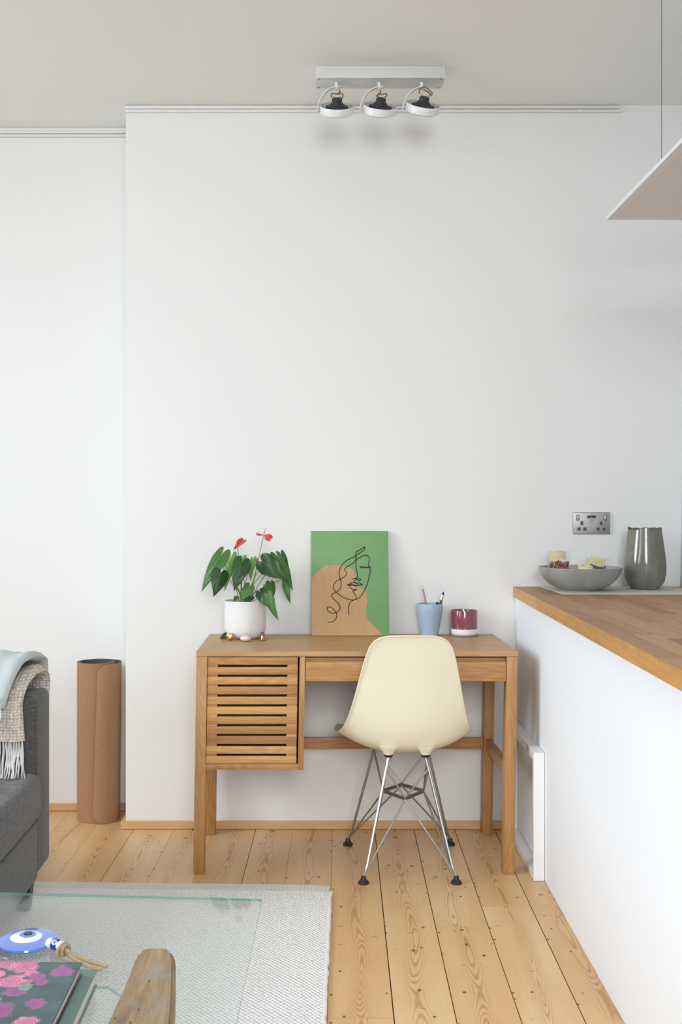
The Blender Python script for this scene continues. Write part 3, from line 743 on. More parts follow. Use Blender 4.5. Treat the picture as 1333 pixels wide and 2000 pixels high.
def leafmat(name, a, b, vein):
    m = NT(name); uv = m.n('ShaderNodeUVMap').outputs[0]; sp = m.n('ShaderNodeSeparateXYZ'); m.l(uv, sp.inputs[0])
    f = m.noise(m.obj(), 30, 3); c = m.mix(f, srgb(a), srgb(b))
    au = m.math('ABSOLUTE', sp.outputs[0]); mid = m.mr(au, .0, .035, .75, 0)
    side = m.math('SINE', m.math('MULTIPLY', m.math('SUBTRACT', sp.outputs[1], m.math('MULTIPLY', au, .55)), 38)); side = m.mr(side, .93, 1, 0, .3)
    ed = m.n('ShaderNodeMath', operation='MAXIMUM'); m.l(mid, ed.inputs[0]); m.l(side, ed.inputs[1])
    m.base(m.mix(ed.outputs[0], c, srgb(vein))); m.set(Roughness=.36)
    m.b.inputs['Subsurface Weight'].default_value = 0
    tr = m.n('ShaderNodeBsdfTranslucent'); m.l(c, tr.inputs[0]); mx = m.n('ShaderNodeMixShader'); mx.inputs[0].default_value = .25
    m.l(m.b.outputs[0], mx.inputs[1]); m.l(tr.outputs[0], mx.inputs[2])
    m.l(mx.outputs[0], m.t.nodes['Material Output'].inputs[0]); return m.m
LDk = leafmat('leaf_dark', '#2a4c26', '#365d2c', '#5f8546'); LMd = leafmat('leaf_mid', '#41702f', '#52863a', '#86a956'); LLt = leafmat('leaf_light', '#669a3c', '#7aad48', '#a5c96a')
stemM = plain('plant_stem', '#6f8c3e', .5)
def c1(cx, cy, Y): return P(370+cx/4.4433, 1000+cy/4.4433, Y)
def heart_w(t):      # half width along the leaf, t 0 at lobe tops, 1 at the tip
    pts = [(0, 0), (.02, .30), (.06, .62), (.12, .86), (.22, 1.0), (.34, .98), (.5, .82), (.66, .58), (.8, .34), (.9, .17), (.96, .07), (1, 0)]
    for (a, u), (b, v) in zip(pts[:-1], pts[1:]):
        if t <= b: return u+(v-u)*(t-a)/(b-a)
    return 0
def leaf(att, tip, width, turn, mat, lobe=.24, droop=.12, fold=.25, red=False):
    """att: where the petiole meets the notch, tip: pointed end, turn: rotation about the leaf's length"""
    att, tip = Vector(att), Vector(tip); L = (tip-att); ln = L.length; d = L.normalized()
    view = (att-Vector((0, 0, CH))).normalized()
    side = d.cross(view).normalized()
    side = Matrix.Rotation(turn, 3, d) @ side; nrm = side.cross(d).normalized()
    if nrm.y > 0 and abs(turn) < 1.5: nrm = -nrm
    bm = bmesh.new(); uvl = bm.loops.layers.uv.new('UVMap'); NT_, NS = 36, 7
    tot = ln*(1+lobe)
    start = att-d*ln*lobe
    rows = []; uvs = {}
    for i in range(NT_+1):
        t = i/NT_; tt = .003+.994*t**1.8
        nt = lobe/(1+lobe); hn = heart_w(max(nt, .12))*width/2
        if tt < nt:        # the two lobes beside the notch
            k = tt/nt; xc = .23*width
            hw = xc+(hn-xc)*math.sqrt(max(0, 1-(1-k)**2)); inner = xc*(1-math.sqrt(max(0, 1-(1-k)**2)))
        else:
            hw = max(heart_w(tt), 0)*width/2; inner = 0
            if tt < .12: hw = hn
        hw = max(hw, inner+.012*width)
        row = []
        for s in (-1, 1):
            for j in range(NS+1):
                f = j/NS; x = s*(inner+(hw-inner)*f+1e-6)
                p = start+d*tot*tt+side*x
                z = -fold*abs(x)*(.6+.4*math.sin(tt*5))+.10*width*math.sin(PI*tt)
                z -= droop*ln*(tt-.3)**2*1.2
                z += .012*width*math.sin(f*6+tt*14*s)
                row.append((s, j, p+nrm*z, (x/width*2, tt)))
        rows.append(row)
    G = []
    for row in rows:
        g = {}
        for s, j, p, uv in row:
            if j == 0 and s == 1 and (p-g[-1, 0].co).length < 1e-5: g[s, j] = g[-1, 0]; continue
            v = bm.verts.new(p); g[s, j] = v; uvs[v] = uv
        G.append(g)
    for i in range(NT_):
        for s in (-1, 1):
            for j in range(NS):
                q = [G[i][s, j], G[i][s, j+1], G[i+1][s, j+1], G[i+1][s, j]]
                u = []
                for v in q:
                    if v not in u: u.append(v)
                if len(u) < 3: continue
                try: f = bm.faces.new(u if s > 0 else u[::-1])
                except ValueError: continue
                for lp in f.loops: lp[uvl].uv = uvs[lp.vert]
    bmesh.ops.remove_doubles(bm, verts=bm.verts[:], dist=1e-5)
    rr_ = bmesh.ops.extrude_face_region(bm, geom=bm.faces[:])
    for v in [e for e in rr_['geom'] if isinstance(e, bmesh.types.BMVert)]: v.co += nrm*.0006
    bmesh.ops.recalc_face_normals(bm, faces=bm.faces[:])
    return bm
base = Vector((QX+.004, QY, DZ+.118))
def petiole(att, y_mid=None, off=(0, 0), r=.0014, mat=stemM, bow=.006):
    b0 = base+Vector((off[0], off[1], 0)); a = Vector(att)+Vector((0, .003, 0)); m_ = b0.lerp(a, .55)+Vector(((a.x-b0.x)*-.12, 0, bow))
    bm = bmesh.new(); tube(bm, smooth_path([b0, m_, a], 7), [r*1.15]*8+[r*.85]*7, 7); return bm
R_ = math.radians
LV = [ # att(cx,cy,Y), tip(cx,cy,Y), width px in crop, turn, mat, lobe
 ((262, 405, 3.93), (97, 690, 3.90), 150, 28, LMd, .34),
 ((268, 545, 3.90), (214, 735, 3.88), 158, -12, LDk, .28),
 ((352, 440, 4.03), (303, 685, 4.02), 118, 20, LLt, .42),  # backlit brightness of this leaf is put into its lighter green
 ((452, 460, 3.88), (388, 685, 3.86), 165, 4, LDk, .32),
 ((468, 425, 4.04), (480, 560, 4.03), 80, 25, LLt, .4),
 ((548, 440, 4.00), (526, 600, 3.98), 95, 48, LLt, .36),
 ((648, 440, 3.92), (858, 590, 3.87), 185, 8, LDk, .24),
 ((775, 410, 3.98), (910, 672, 3.93), 130, -42, LMd, .28),
 ((812, 400, 4.03), (880, 560, 4.02), 80, 30, LDk, .40),
 ((835, 570, 3.99), (868, 797, 3.95), 105, 38, LMd, .12),
 ((520, 655, 3.88), (450, 780, 3.87), 100, 10, LMd, .26),
 ((515, 738, 3.93), (500, 800, 3.91), 95, 10, LDk, .3),
 ((620, 705, 3.90), (672, 822, 3.87), 110, 20, LDk, .30),
 ((705, 625, 3.97), (728, 758, 3.95), 95, -30, LMd, .25),
 ((665, 645, 4.02), (675, 715, 4.01), 62, 30, LLt, .35),
 ((684, 735, 3.87), (768, 945, 3.85), 100, 28, LMd, .22),
 ((410, 735, 3.95), (385, 778, 3.93), 42, 20, LMd, .2),
 ((285, 402, 4.02), (322, 350, 4.04), 26, 30, LMd, .1),
 ((262, 520, 3.99), (270, 545, 3.98), 60, 50, LDk, .8),
]
for k, (a, t, w, tr, mt, lb) in enumerate(LV):
    A = c1(*a); T = c1(*t); W = w/4.4433/F*a[2]
    lf = obj('leaf', leaf(A, T, W, R_(tr), mt, lb), mt, pt, ang=80)
    obj('leaf_stem', petiole(A, off=(random.uniform(-.022, .022), random.uniform(-.015, .015))), stemM, lf)
redM = plain('red_spathe', '#c8302c', .25, var=.1, nscale=30, **{'Coat Weight': .4}); yelM = plain('yellow_spadix', '#d9a83f', .6, var=.12, nscale=300)
def flower(att, tip, w, turn, sp0, sp1, r, stempts):
    A, T = c1(*att), c1(*tip); W = w/4.4433/F*att[2]
    fl = obj('flower', leaf(A, T, W, R_(turn), redM, .22, .1, -.3), redM, pt, ang=80, label='red waxy flower')
    bm = bmesh.new(); a, b = c1(*sp0), c1(*sp1); tube(bm, [a, a.lerp(b, .1), a.lerp(b, .7), a.lerp(b, .93), b], [r*.7, r, r*.85, r*.6, r*.2], 10); obj('spadix', bm, yelM, fl, label='yellow flower spike')
    bm = bmesh.new(); tube(bm, smooth_path([c1(*p) for p in stempts]+[base], 6), .0013, 7); obj('flower_stem', bm, stemM, fl)
flower((462, 252, 3.95), (384, 324, 3.90), 66, 25, (411, 292, 3.89), (408, 245, 3.885), .0017, [(418, 305, 3.94), (430, 385, 3.95), (470, 560, 3.96)])
flower((700, 232, 3.89), (646, 196, 3.93), 66, 12, (646, 200, 3.93), (664, 134, 3.92), .0020, [(645, 205, 3.93), (615, 345, 3.94), (575, 520, 3.96)])
obj('spathe_fold', leaf(c1(592, 192, 3.96), c1(650, 203, 3.93), .0105, R_(10), redM, .2, .1, -.3), redM, pt, ang=80, label='red waxy flower lobe')
bm = bmesh.new(); a, b = c1(583, 445, 3.95), c1(596, 392, 3.95); tube(bm, [a, a.lerp(b, .3), a.lerp(b, .7), b], [.001, .0026, .0022, .0005], 8)
bd = obj('flower_bud', bm, redM, pt, label='closed red bud')
bm = bmesh.new(); tube(bm, smooth_path([a, c1(570, 560, 3.96), base], 6), .0013, 7); obj('flower_stem', bm, stemM, bd)

# trinkets around the pot
q = P(436, 1247.3, 3.962); bm = bmesh.new()
pts = [(-.0125, -.009), (.0125, -.010), (.013, .008), (-.010, .010)]
vv = prism(bm, [(q.x+a, q.y+b) for a, b in pts], DZ+.0005, DZ+.026)
for v in vv:
    if v.co.z > DZ+.01: v.co.x = q.x+(v.co.x-q.x)*.5+.004; v.co.z -= (.008 if v.co.x < q.x+.002 else 0)
bmesh.ops.bevel(bm, geom=bm.edges[:], offset=.002, segments=2, affect='EDGES')
tag(obj('dark_stone', bm, plain('dark_crystal', '#3c4043', .25, var=.3, nscale=90), ang=25), 'small dark grey pointed stone at the left of the plant pot', 'stone')
q = P(449, 1250.5, 3.918); bm = bmesh.new()
ball(bm, (q.x, q.y, DZ+.0135), .0125, 3, (1, .85, 1.05), .55)
tag(obj('gold_nugget', bm, plain('brass', (.72, .52, .2, 1), .22, 1, var=.2), ang=60), 'small shiny gold lump leaning on the front left of the plant pot', 'ornament')
q = P(480.3, 1252.5, 3.885); bm = bmesh.new(); ball(bm, (q.x, q.y, DZ+.0112), .0215, 3, (1, .62, .50), .03)
tag(obj('rose_quartz', bm, plain('rose_quartz', '#e3c9c9', .2, var=.05, **{'Coat Weight': .5})), 'smooth pale pink quartz pebble in front of the plant pot', 'pebble')
q = P(513.5, 1250, 3.925); bl = thing('copper_bell', 'tiny copper bell at the front right of the plant pot', 'bell', (q.x, q.y, DZ))
bm = bmesh.new(); lathe(bm, [(0, .020), (.005, .0200), (.0075, .017), (.0085, .010), (.0105, .004), (.0130, .0005), (.0118, .0005), (.007, .010), (0, .016)], q.x, q.y, DZ+.0005, 32)
obj('bell_body', bm, plain('copper', (.55, .28, .17, 1), .25, 1, var=.1), bl)
bm = bmesh.new(); tube(bm, [(q.x+.006*math.cos(a), q.y, DZ+.0235+.0045*math.sin(a)) for a in [2*PI*i/14 for i in range(15)]], .0013, 6); obj('bell_loop', bm, blackP, bl)

# ---------------- chair ----------------
CXc = .337
ch = thing('shell_chair', 'cream moulded shell chair on a chrome wire base, tucked at the desk', 'chair', (CXc, 3.73, 0))
def interp(tab, s):
    n = len(tab)-1; x = s*n; i = min(int(x), n-1); f = x-i
    p0, p1, p2, p3 = [tab[max(0, min(n, i+k))] for k in (-1, 0, 1, 2)]
    return .5*((2*p1)+(p2-p0)*f+(2*p0-5*p1+4*p2-p3)*f*f+(3*p1-p0-3*p2+p3)*f**3)
# centre line, edge line and half width, top of the back -> front lip
CL = [(3.512, .812), (3.522, .785), (3.537, .735), (3.556, .67), (3.575, .60), (3.594, .53), (3.615, .47), (3.650, .418), (3.715, .390), (3.79, .388), (3.87, .398), (3.94, .412), (3.985, .413), (4.000, .395)]
EL = [(3.519, .808), (3.530, .782), (3.550, .735), (3.576, .672), (3.604, .605), (3.636, .545), (3.676, .492), (3.722, .462), (3.775, .450), (3.83, .447), (3.89, .446), (3.94, .440), (3.975, .426), (3.988, .405)]
HW = [.112, .126, .142, .157, .172, .187, .204, .221, .2315, .232, .229, .222, .210, .195]
def shell_pt(s, t):
    c = Vector((0, interp([a[0] for a in CL], s), interp([a[1] for a in CL], s)))
    e = Vector((0, interp([a[0] for a in EL], s), interp([a[1] for a in EL], s)))
    w = interp(HW, s); f = abs(t)**2.3
    p = c+(e-c)*f; p.x = w*t
    return p
NS_, NTT = 60, 40
def seatgrid():
    bm = bmesh.new(); G = []
    for i in range(NS_+1):
        s = (i/NS_); row = []
        for j in range(NTT+1):
            t = j/NTT*2-1
            k = max(0, (abs(t)-.58)/.42)                    # rounded top corners: slide down the shell
            s2 = s+.088*(1-math.sqrt(max(0, 1-k*k)))*max(0, 1-s/.32)
            p = shell_pt(min(s2, 1), t)
            row.append(bm.verts.new((CXc+p.x+.004, p.y, p.z)))
        G.append(row)
    for i in range(NS_):
        for j in range(NTT): bm.faces.new((G[i][j], G[i][j+1], G[i+1][j+1], G[i+1][j]))
    bm.normal_update()
    # rolled rim: outer ring pushed to the outside of the shell
    ringv = [G[0][j] for j in range(NTT+1)]+[G[i][NTT] for i in range(1, NS_+1)]+[G[NS_][j] for j in range(NTT-1, -1, -1)]+[G[i][0] for i in range(NS_-1, 0, -1)]
    n = len(ringv); new = []; mid = NTT//2
    sgn = 1 if G[NS_//3][mid].normal.y < 0 else -1
    tt0 = (ringv[mid+1].co-ringv[mid-1].co).normalized(); osg = 1 if tt0.cross(ringv[mid].normal*sgn).z > 0 else -1
    for k, v in enumerate(ringv):
        tan = (ringv[(k+1) % n].co-ringv[k-1].co).normalized(); nn = v.normal
        nn = nn*sgn; out = tan.cross(nn).normalized()*osg
        new.append((bm.verts.new(v.co+out*.0035+nn*.0015), bm.verts.new(v.co+out*.0065+nn*.006), v))
    for k in range(n):
        a, b = new[k], new[(k+1) % n]
        bm.faces.new((a[2], b[2], b[0], a[0])); bm.faces.new((a[0], b[0], b[1], a[1]))
    bmesh.ops.recalc_face_normals(bm, faces=bm.faces[:])
    return bm
creamM = plain('cream_plastic', '#efe6ca', .38, var=.015, nscale=8)
sh_o = obj('seat_shell', seatgrid(), creamM, ch, ang=70)
md = sh_o.modifiers.new('thick', 'SOLIDIFY'); md.thickness = .0045; md.offset = 0; 
mm_ = {}
nearY, farY = 3.66, 3.875
mounts = {'NL': (CXc-.0595, nearY), 'NR': (CXc+.0665, nearY), 'FL': (CXc-.085, farY), 'FR': (CXc+.090, farY)}
for k, (x, y) in mounts.items():
    zt_ = .4035 if k[0] == 'N' else .418
    bm = bmesh.new(); lathe(bm, [(0, .02), (.034, .02), (.026, .006), (.0185, -.002), (.0165, -.008), (0, -.008)], x, y, zt_, 24); m0 = obj('mount_boss', bm, creamM, ch)
    bm = bmesh.new(); lathe(bm, [(0, 0), (.0145, 0), (.016, -.004), (.013, -.009), (0, -.009)], x, y, zt_-.008, 24); obj('shock_mount', bm, blackR, m0)
    mm_[k] = Vector((x, y, zt_-.018))
feet = {'NL': Vector(((710.5-PX)/F*3.53, 3.53, 0)), 'NR': Vector(((892-PX)/F*3.53, 3.53, 0)), 'FL': Vector(((680-PX)/F*3.93, 3.93, 0)), 'FR': Vector(((879.5-PX)/F*3.93, 3.93, 0))}
V = {'F': Vector((CXc-.004, 3.645, .247)), 'B': Vector((CXc, 3.83, .247)), 'L': Vector((CXc-.072, 3.745, .247)), 'R': Vector((CXc+.070, 3.745, .247))}
adj = {'NL': 'FL', 'NR': 'FR', 'FL': 'BL', 'FR': 'BR'}
for k in mounts:
    m0, f0 = mm_[k], feet[k]; top = f0+Vector((0, 0, .024))
    kn = m0+(f0-m0)*.06
    inward = Vector((-(1 if 'R' in k[1] else -1)*.012, 0, .0))
    legpath = round_corners([m0+inward+Vector((0, 0, .0)), m0+Vector((0, 0, -.001)), f0+(m0-f0)*.12, top], .012)
    bm = bmesh.new(); tube(bm, legpath, .0048, 10); lg = obj('leg', bm, chrome, ch)
    bm = bmesh.new(); lathe(bm, [(0, .001), (.0175, .001), (.0185, .004), (.016, .008), (.010, .013), (.008, .022), (.0065, .026), (0, .026)], f0.x, f0.y, 0, 24); obj('foot_glide', bm, blackR, lg)
    for vn in adj[k]:
        v = V[vn]; up = m0.lerp(f0, .10); lo = m0.lerp(f0, .88)+(v-f0)*.03
        out = (v-Vector((CXc, 3.738, .247))).normalized()
        bm = bmesh.new(); tube(bm, round_corners([up, v+Vector((0, 0, .003))+(up-v).normalized()*.0, v+(Vector((CXc, 3.738, .25))-v)*.12], .012), .0032, 8); obj('upper_strut', bm, chrome, ch)
        lowp = f0.lerp(m0, .09); near = lowp+(v-lowp).normalized()*.03
        bm = bmesh.new(); tube(bm, round_corners([lowp+Vector((0, 0, .002)), lowp+(v-lowp).normalized()*.012, v+Vector((0, 0, -.003)), v+(Vector((CXc, 3.738, .247))-v)*.12], .012), .0032, 8); obj('lower_strut', bm, chrome, ch)
for a, b in ('FR', 'RB', 'BL', 'LF'):
    bm = bmesh.new()
    for dz_ in (-.0035, .0035): tube(bm, [V[a]+Vector((0, 0, dz_)), V[b]+Vector((0, 0, dz_))], .0032, 8)
    p_, q_ = V[a].lerp(Vector((CXc, 3.738, .247)), .1), V[b].lerp(Vector((CXc, 3.738, .247)), .1); tube(bm, [p_, q_], .0032, 8)
    obj('centre_rail', bm, chrome, ch)

# ---------------- yoga mat ----------------
corkM = NT('cork'); o_ = corkM.obj(); a_ = corkM.noise(o_, 260, 3, .7); b_ = corkM.noise(o_, 5, 2)
corkM.base(corkM.mix(corkM.mr(a_, .3, .7), srgb('#936a4a'), srgb('#ae845f'))); corkM.set(Roughness=.85); corkM.bump(a_, .25, .0006); corkM = corkM.m
rubM = plain('mat_rubber', '#4a4a50', .8, var=.06)
MX, MY = (187-PX)/F*4.25, 4.265
def spiral():
    pts = []
    # tight turns, then the outer wrap swings wide on the right and ends at the front
    N = 300; turns = 3.55
    for i in range(N+1):
        f = i/N; a = -PI*.9+f*turns*2*PI          # counter-clockwise seen from above
        r = .060+.0042*f*turns+.0015
        pts.append(Vector((MX+r*math.cos(a), MY+r*.93*math.sin(a))))
    return pts
sp = spiral(); last = sp[-1]
# angle at the end of the tight roll, continue by hand: back -> right -> front
ang0 = -PI*.9+3.55*2*PI
tail = []
cx2, cy2 = MX+.022, MY-.006
# find end angle modulo and go clockwise-consistent (ccw): we want to finish at the front (angle -100deg)
def around(a0, a1, n, cx, cy, r0, r1, e=.9):
    return [Vector((cx+(r0+(r1-r0)*i/n)*math.cos(a0+(a1-a0)*i/n), cy+(r0+(r1-r0)*i/n)*e*math.sin(a0+(a1-a0)*i/n))) for i in range(1, n+1)]
# build again in the clockwise sense so that the free edge lies front-centre, coming from the right
sp = []
N = 280; turns = 3.0; a_end = PI*.75
for i in range(N+1):
    f = i/N; a = a_end+(1-f)*turns*2*PI; r = .060+.0046*turns*f
    sp.append(Vector((MX+r*math.cos(a), MY+r*.93*math.sin(a))))
ctrl = [sp[-12], sp[-1], Vector((MX-.005, MY+.0755)), Vector((MX+.045, MY+.066)), Vector((MX+.086, MY+.035)), Vector((MX+.098, MY-.008)), Vector((MX+.090, MY-.048)), Vector((MX+.066, MY-.074)), Vector((MX+.040, MY-.083)), Vector((MX+.020, MY-.080))]
tl_ = smooth_path([Vector((p.x, p.y, 0)) for p in ctrl], 8)[8:]
path = sp+[Vector((p.x, p.y)) for p in tl_[1:]]
cum = [0]
for a, b in zip(path[:-1], path[1:]): cum.append(cum[-1]+(b-a).length)
tot = cum[-1]; RC = .045; HM = .622
def matsheet(off, thick, twist=.018):
    bm = bmesh.new(); cols = []
    for i, p in enumerate(path):
        t = (path[min(i+1, len(path)-1)]-path[max(i-1, 0)]).normalized(); n = Vector((-t.y, t.x)); 
        c = Vector((MX, MY));
        if n.dot(p-c) < 0: n = -n
        rem = tot-cum[i]; cut = 0
        if rem < RC: cut = RC-math.sqrt(max(0, RC*RC-(RC-rem)**2))
        col = []
        for k in range(11):
            f = k/10; z = .001+cut+(HM-2*cut)*f
            sh_ = max(0, 1-rem/.25)*twist*(1-f)      # the free edge slants to the left lower down
            q = p+n*off-Vector((t.x, t.y))*0+Vector((-sh_, 0))
            q2 = p+n*(off+thick)+Vector((-sh_, 0))
            col.append((bm.verts.new((q.x, q.y, z)), bm.verts.new((q2.x, q2.y, z))))
        cols.append(col)
    for a, b in zip(cols[:-1], cols[1:]):
        for k in range(10):
            bm.faces.new((a[k][0], b[k][0], b[k+1][0], a[k+1][0])); bm.faces.new((a[k][1], a[k+1][1], b[k+1][1], b[k][1]))
        bm.faces.new((a[0][0], a[0][1], b[0][1], b[0][0])); bm.faces.new((a[10][0], b[10][0], b[10][1], a[10][1]))
    for c_ in (cols[0], cols[-1]):
        for k in range(10): bm.faces.new((c_[k][0], c_[k+1][0], c_[k+1][1], c_[k][1]))
    bmesh.ops.recalc_face_normals(bm, faces=bm.faces[:]); return bm
ym = thing('yoga_mat', 'rolled cork yoga mat with a dark inner side standing in the alcove corner', 'yoga mat', (MX, MY, 0))
obj('cork_face', matsheet(.0011, .0012), corkM, ym, ang=60); obj('rubber_backing', matsheet(-.0014, .0024), rubM, ym, ang=60, label='dark grey rubber side')

# ---------------- sofa ----------------
fabM = NT('charcoal_weave'); o_ = fabM.obj()
w1 = fabM.noise(fabM.vec('MULTIPLY', o_, (480, 480, 30)), 1, 3, .7); w2 = fabM.noise(fabM.vec('MULTIPLY', o_, (30, 30, 480)), 1, 3, .7); w3 = fabM.noise(fabM.vec('MULTIPLY', o_, (40, 700, 40)), 1, 2)
g_ = fabM.math('ADD', fabM.math('MULTIPLY', w1, .45), fabM.math('MULTIPLY', w2, .55))
fabM.base(fabM.ramp(g_, [(.34, srgb('#353332')), (.5, srgb('#535150')), (.66, srgb('#787674'))])); fabM.set(Roughness=.92); fabM.bump(g_, .35, .0012)
fabM.b.inputs['Sheen Weight'].default_value = .15; fabM = fabM.m
sf = thing('sofa', 'charcoal grey fabric sofa with one square arm in view at the left', 'sofa', (-1.2, 2.3, .012))
SX, SY0, SY1 = -.806, 3.20, 3.378
def soft(bm, amt=.004, sc=7):
    for v in bm.verts: v.co += Vector((noise.noise(v.co*sc), noise.noise(v.co*sc+Vector((9, 0, 0))), noise.noise(v.co*sc+Vector((0, 9, 0)))))*amt
    return bm
def cushion(x0, x1, y0, y1, z0, z1, bev, amt=.004, cuts=14):
    bm = bmesh.new(); box(bm, x0, x1, y0, y1, z0, z1); bmesh.ops.subdivide_edges(bm, edges=bm.edges[:], cuts=cuts, use_grid_fill=True)
    cx, cy, cz = (x0+x1)/2, (y0+y1)/2, (z0+z1)/2; hx, hy, hz = (x1-x0)/2, (y1-y0)/2, (z1-z0)/2
    for v in bm.verts:     # rounded box
        p = v.co-Vector((cx, cy, cz)); c = Vector((max(-hx+bev, min(hx-bev, p.x)), max(-hy+bev, min(hy-bev, p.y)), max(-hz+bev, min(hz-bev, p.z))))
        d = p-c
        if d.length > 1e-6:
            m_ = max(abs(d.x), abs(d.y), abs(d.z)); d = d.normalized()*m_ if d.length > m_ else d
        v.co = Vector((cx, cy, cz))+c+d
    return soft(bm, amt)
def box_fine(x0, x1, y0, y1, z0, z1, bev, seg=4):
    bm = bmesh.new(); box(bm, x0, x1, y0, y1, z0, z1, bev, seg); return bm
obj('arm', box_fine(-1.78, SX, SY0, SY1, .13, .672, .022, 5), fabM, sf)
bm = bmesh.new()
prism_pts = round_corners([Vector((SX+.001, SY0+.012, .66)), Vector((SX+.001, SY0+.002, .40)), Vector((SX+.001, SY0+.002, .15))], .05)
tube(bm, [Vector((SX-.0005, SY0+.004, .645)), Vector((SX-.0005, SY0+.001, .45)), Vector((SX-.0005, SY0+.001, .15))], .0022, 8)
tube(bm, [Vector((SX-.002, SY0+.012, .655)), Vector((SX-.02, SY0+.012, .668)), Vector((-1.7, SY0+.012, .670))], .0018, 8)
obj('arm_piping', bm, fabM, sf)
obj('arm', box_fine(-1.78, SX, 1.55, 1.728, .13, .672, .022, 5), fabM, sf)
bm = box_fine(-1.75, SX+.006, 1.730, SY0-.002, .13, .3085, .012); obj('base', bm, fabM, sf)
bm = box_fine(-1.55, SX+.022, 2.467, SY0-.004, .309, .452, .034, 6); obj('seat_cushion', bm, fabM, sf)
bm = box_fine(-1.55, SX+.022, 1.734, 2.463, .309, .452, .034, 6); obj('seat_cushion', bm, fabM, sf)
obj('backrest', box_fine(-1.80, -1.552, 1.732, SY0-.002, .309, .82, .03, 5), fabM, sf)
legM = plain('dark_wood_leg', '#2a211c', .4)
for x, y in ((SX-.055, 3.27), (SX-.055, 1.64), (-1.70, 3.27), (-1.70, 1.64)):
    bm = bmesh.new(); vs = box(bm, x-.028, x+.028, y-.028, y+.028, .0145, .131)
    for v in vs:
        if v.co.z < .1: v.co.x = x+(v.co.x-x)*.65; v.co.y = y+(v.co.y-y)*.65
    obj('leg', bm, legM, sf, False)

# ---------------- throws ----------------
knitM = NT('cream_knit'); o_ = knitM.obj(); vn = knitM.n('ShaderNodeTexVoronoi'); vn.inputs['Scale'].default_value = 1; vn.inputs['Randomness'].default_value = .35
knitM.l(knitM.vec('MULTIPLY', o_, (95, 60, 115)), vn.inputs['Vector'])
knitM.base(knitM.mix(knitM.mr(vn.outputs['Distance'], .2, .75), srgb('#e6dccf'), srgb('#b3a596'))); knitM.set(Roughness=.95)
knitM.bump(knitM.math('SUBTRACT', 1, vn.outputs['Distance']), .9, .006); knitM = knitM.m
paleM = NT('pale_blue_weave'); o_ = paleM.obj(); n1 = paleM.noise(paleM.vec('MULTIPLY', o_, (500, 500, 500)), 1, 2); n2 = paleM.n('ShaderNodeTexWave', bands_direction='DIAGONAL'); n2.inputs['Scale'].default_value = 130; paleM.l(o_, n2.inputs[0])
paleM.base(paleM.mix(paleM.math('MULTIPLY', paleM.math('ADD', n1, n2.outputs['Fac']), .5), srgb('#a8adab'), srgb('#cdd2d1'))); paleM.set(Roughness=.95); paleM.bump(n1, .5, .002); paleM = paleM.m
fringeM = plain('fringe_wool', '#cfcac8', .95, var=.12, nscale=200)
def throw(name, label, prof, xr, x_left, thick, mat, seed, wob=.006):
    """prof: (y, z, right edge x) from behind the arm over the top and down the front"""
    t = thing(name, label, 'throw blanket', (x_left, SY0, prof[-1][1]))
    pr = smooth_path([Vector((a, b, c)) for a, b, c in prof], 7); n = len(pr); bm = bmesh.new(); NX = 26; G = []
    for i, p in enumerate(pr):
        tn = (pr[min(i+1, n-1)]-pr[max(i-1, 0)]); nn = Vector((-tn.z*0-tn.y, 0)) ; ty, tz = tn.x, tn.y
        nl = math.hypot(ty, tz) or 1; ny, nz = tz/nl, -ty/nl
        if (ny*(p.x-(SY0+SY1)/2)+nz*(p.y-.5)) < 0: ny, nz = -ny, -nz
        row = []
        for j in range(NX+1):
            f = j/NX; x = x_left+(p.z-x_left)*f
            edge = min(1, (1-f)*(p.z-x_left)/(thick*.55)); th = thick*math.sqrt(max(0, 1-(1-edge)**2))*.98+.001
            w = wob*noise.noise(Vector((x*22, i*.16, seed)))+wob*.8*math.sin(x*60+i*.05)
            mid = thick/2
            row.append((bm.verts.new((x, p.x+ny*(mid-th/2), p.y+nz*(mid-th/2))), bm.verts.new((x, p.x+ny*(mid+th/2+w*edge), p.y+nz*(mid+th/2+w*edge)))))
        G.append(row)
    for i in range(n-1):
        for j in range(NX):
            a, b, c, d = G[i][j], G[i][j+1], G[i+1][j+1], G[i+1][j]
            bm.faces.new((a[0], b[0], c[0], d[0])); bm.faces.new((a[1], d[1], c[1], b[1]))
        bm.faces.new((G[i][NX][0], G[i][NX][1], G[i+1][NX][1], G[i+1][NX][0])); bm.faces.new((G[i][0][0], G[i+1][0][0], G[i+1][0][1], G[i][0][1]))
    for r in (G[0], G[-1]):
        for j in range(NX): bm.faces.new((r[j][0], r[j][1], r[j+1][1], r[j+1][0]))
    bmesh.ops.recalc_face_normals(bm, faces=bm.faces[:])
    obj('blanket', bm, mat, t, ang=80)
    return t
k_ = throw('knitted_throw', 'cream chunky knitted throw with tassels over the sofa arm, the lower throw',
   [(3.412, .46, -.826), (3.412, .62, -.822), (3.402, .685, -.816), (3.36, .712, -.812), (3.31, .722, -.812), (3.25, .715, -.822), (3.20, .690, -.832), (3.180, .655, -.838), (3.174, .61, -.835), (3.172, .549, -.829)], 0, -1.32, .024, knitM, 3)
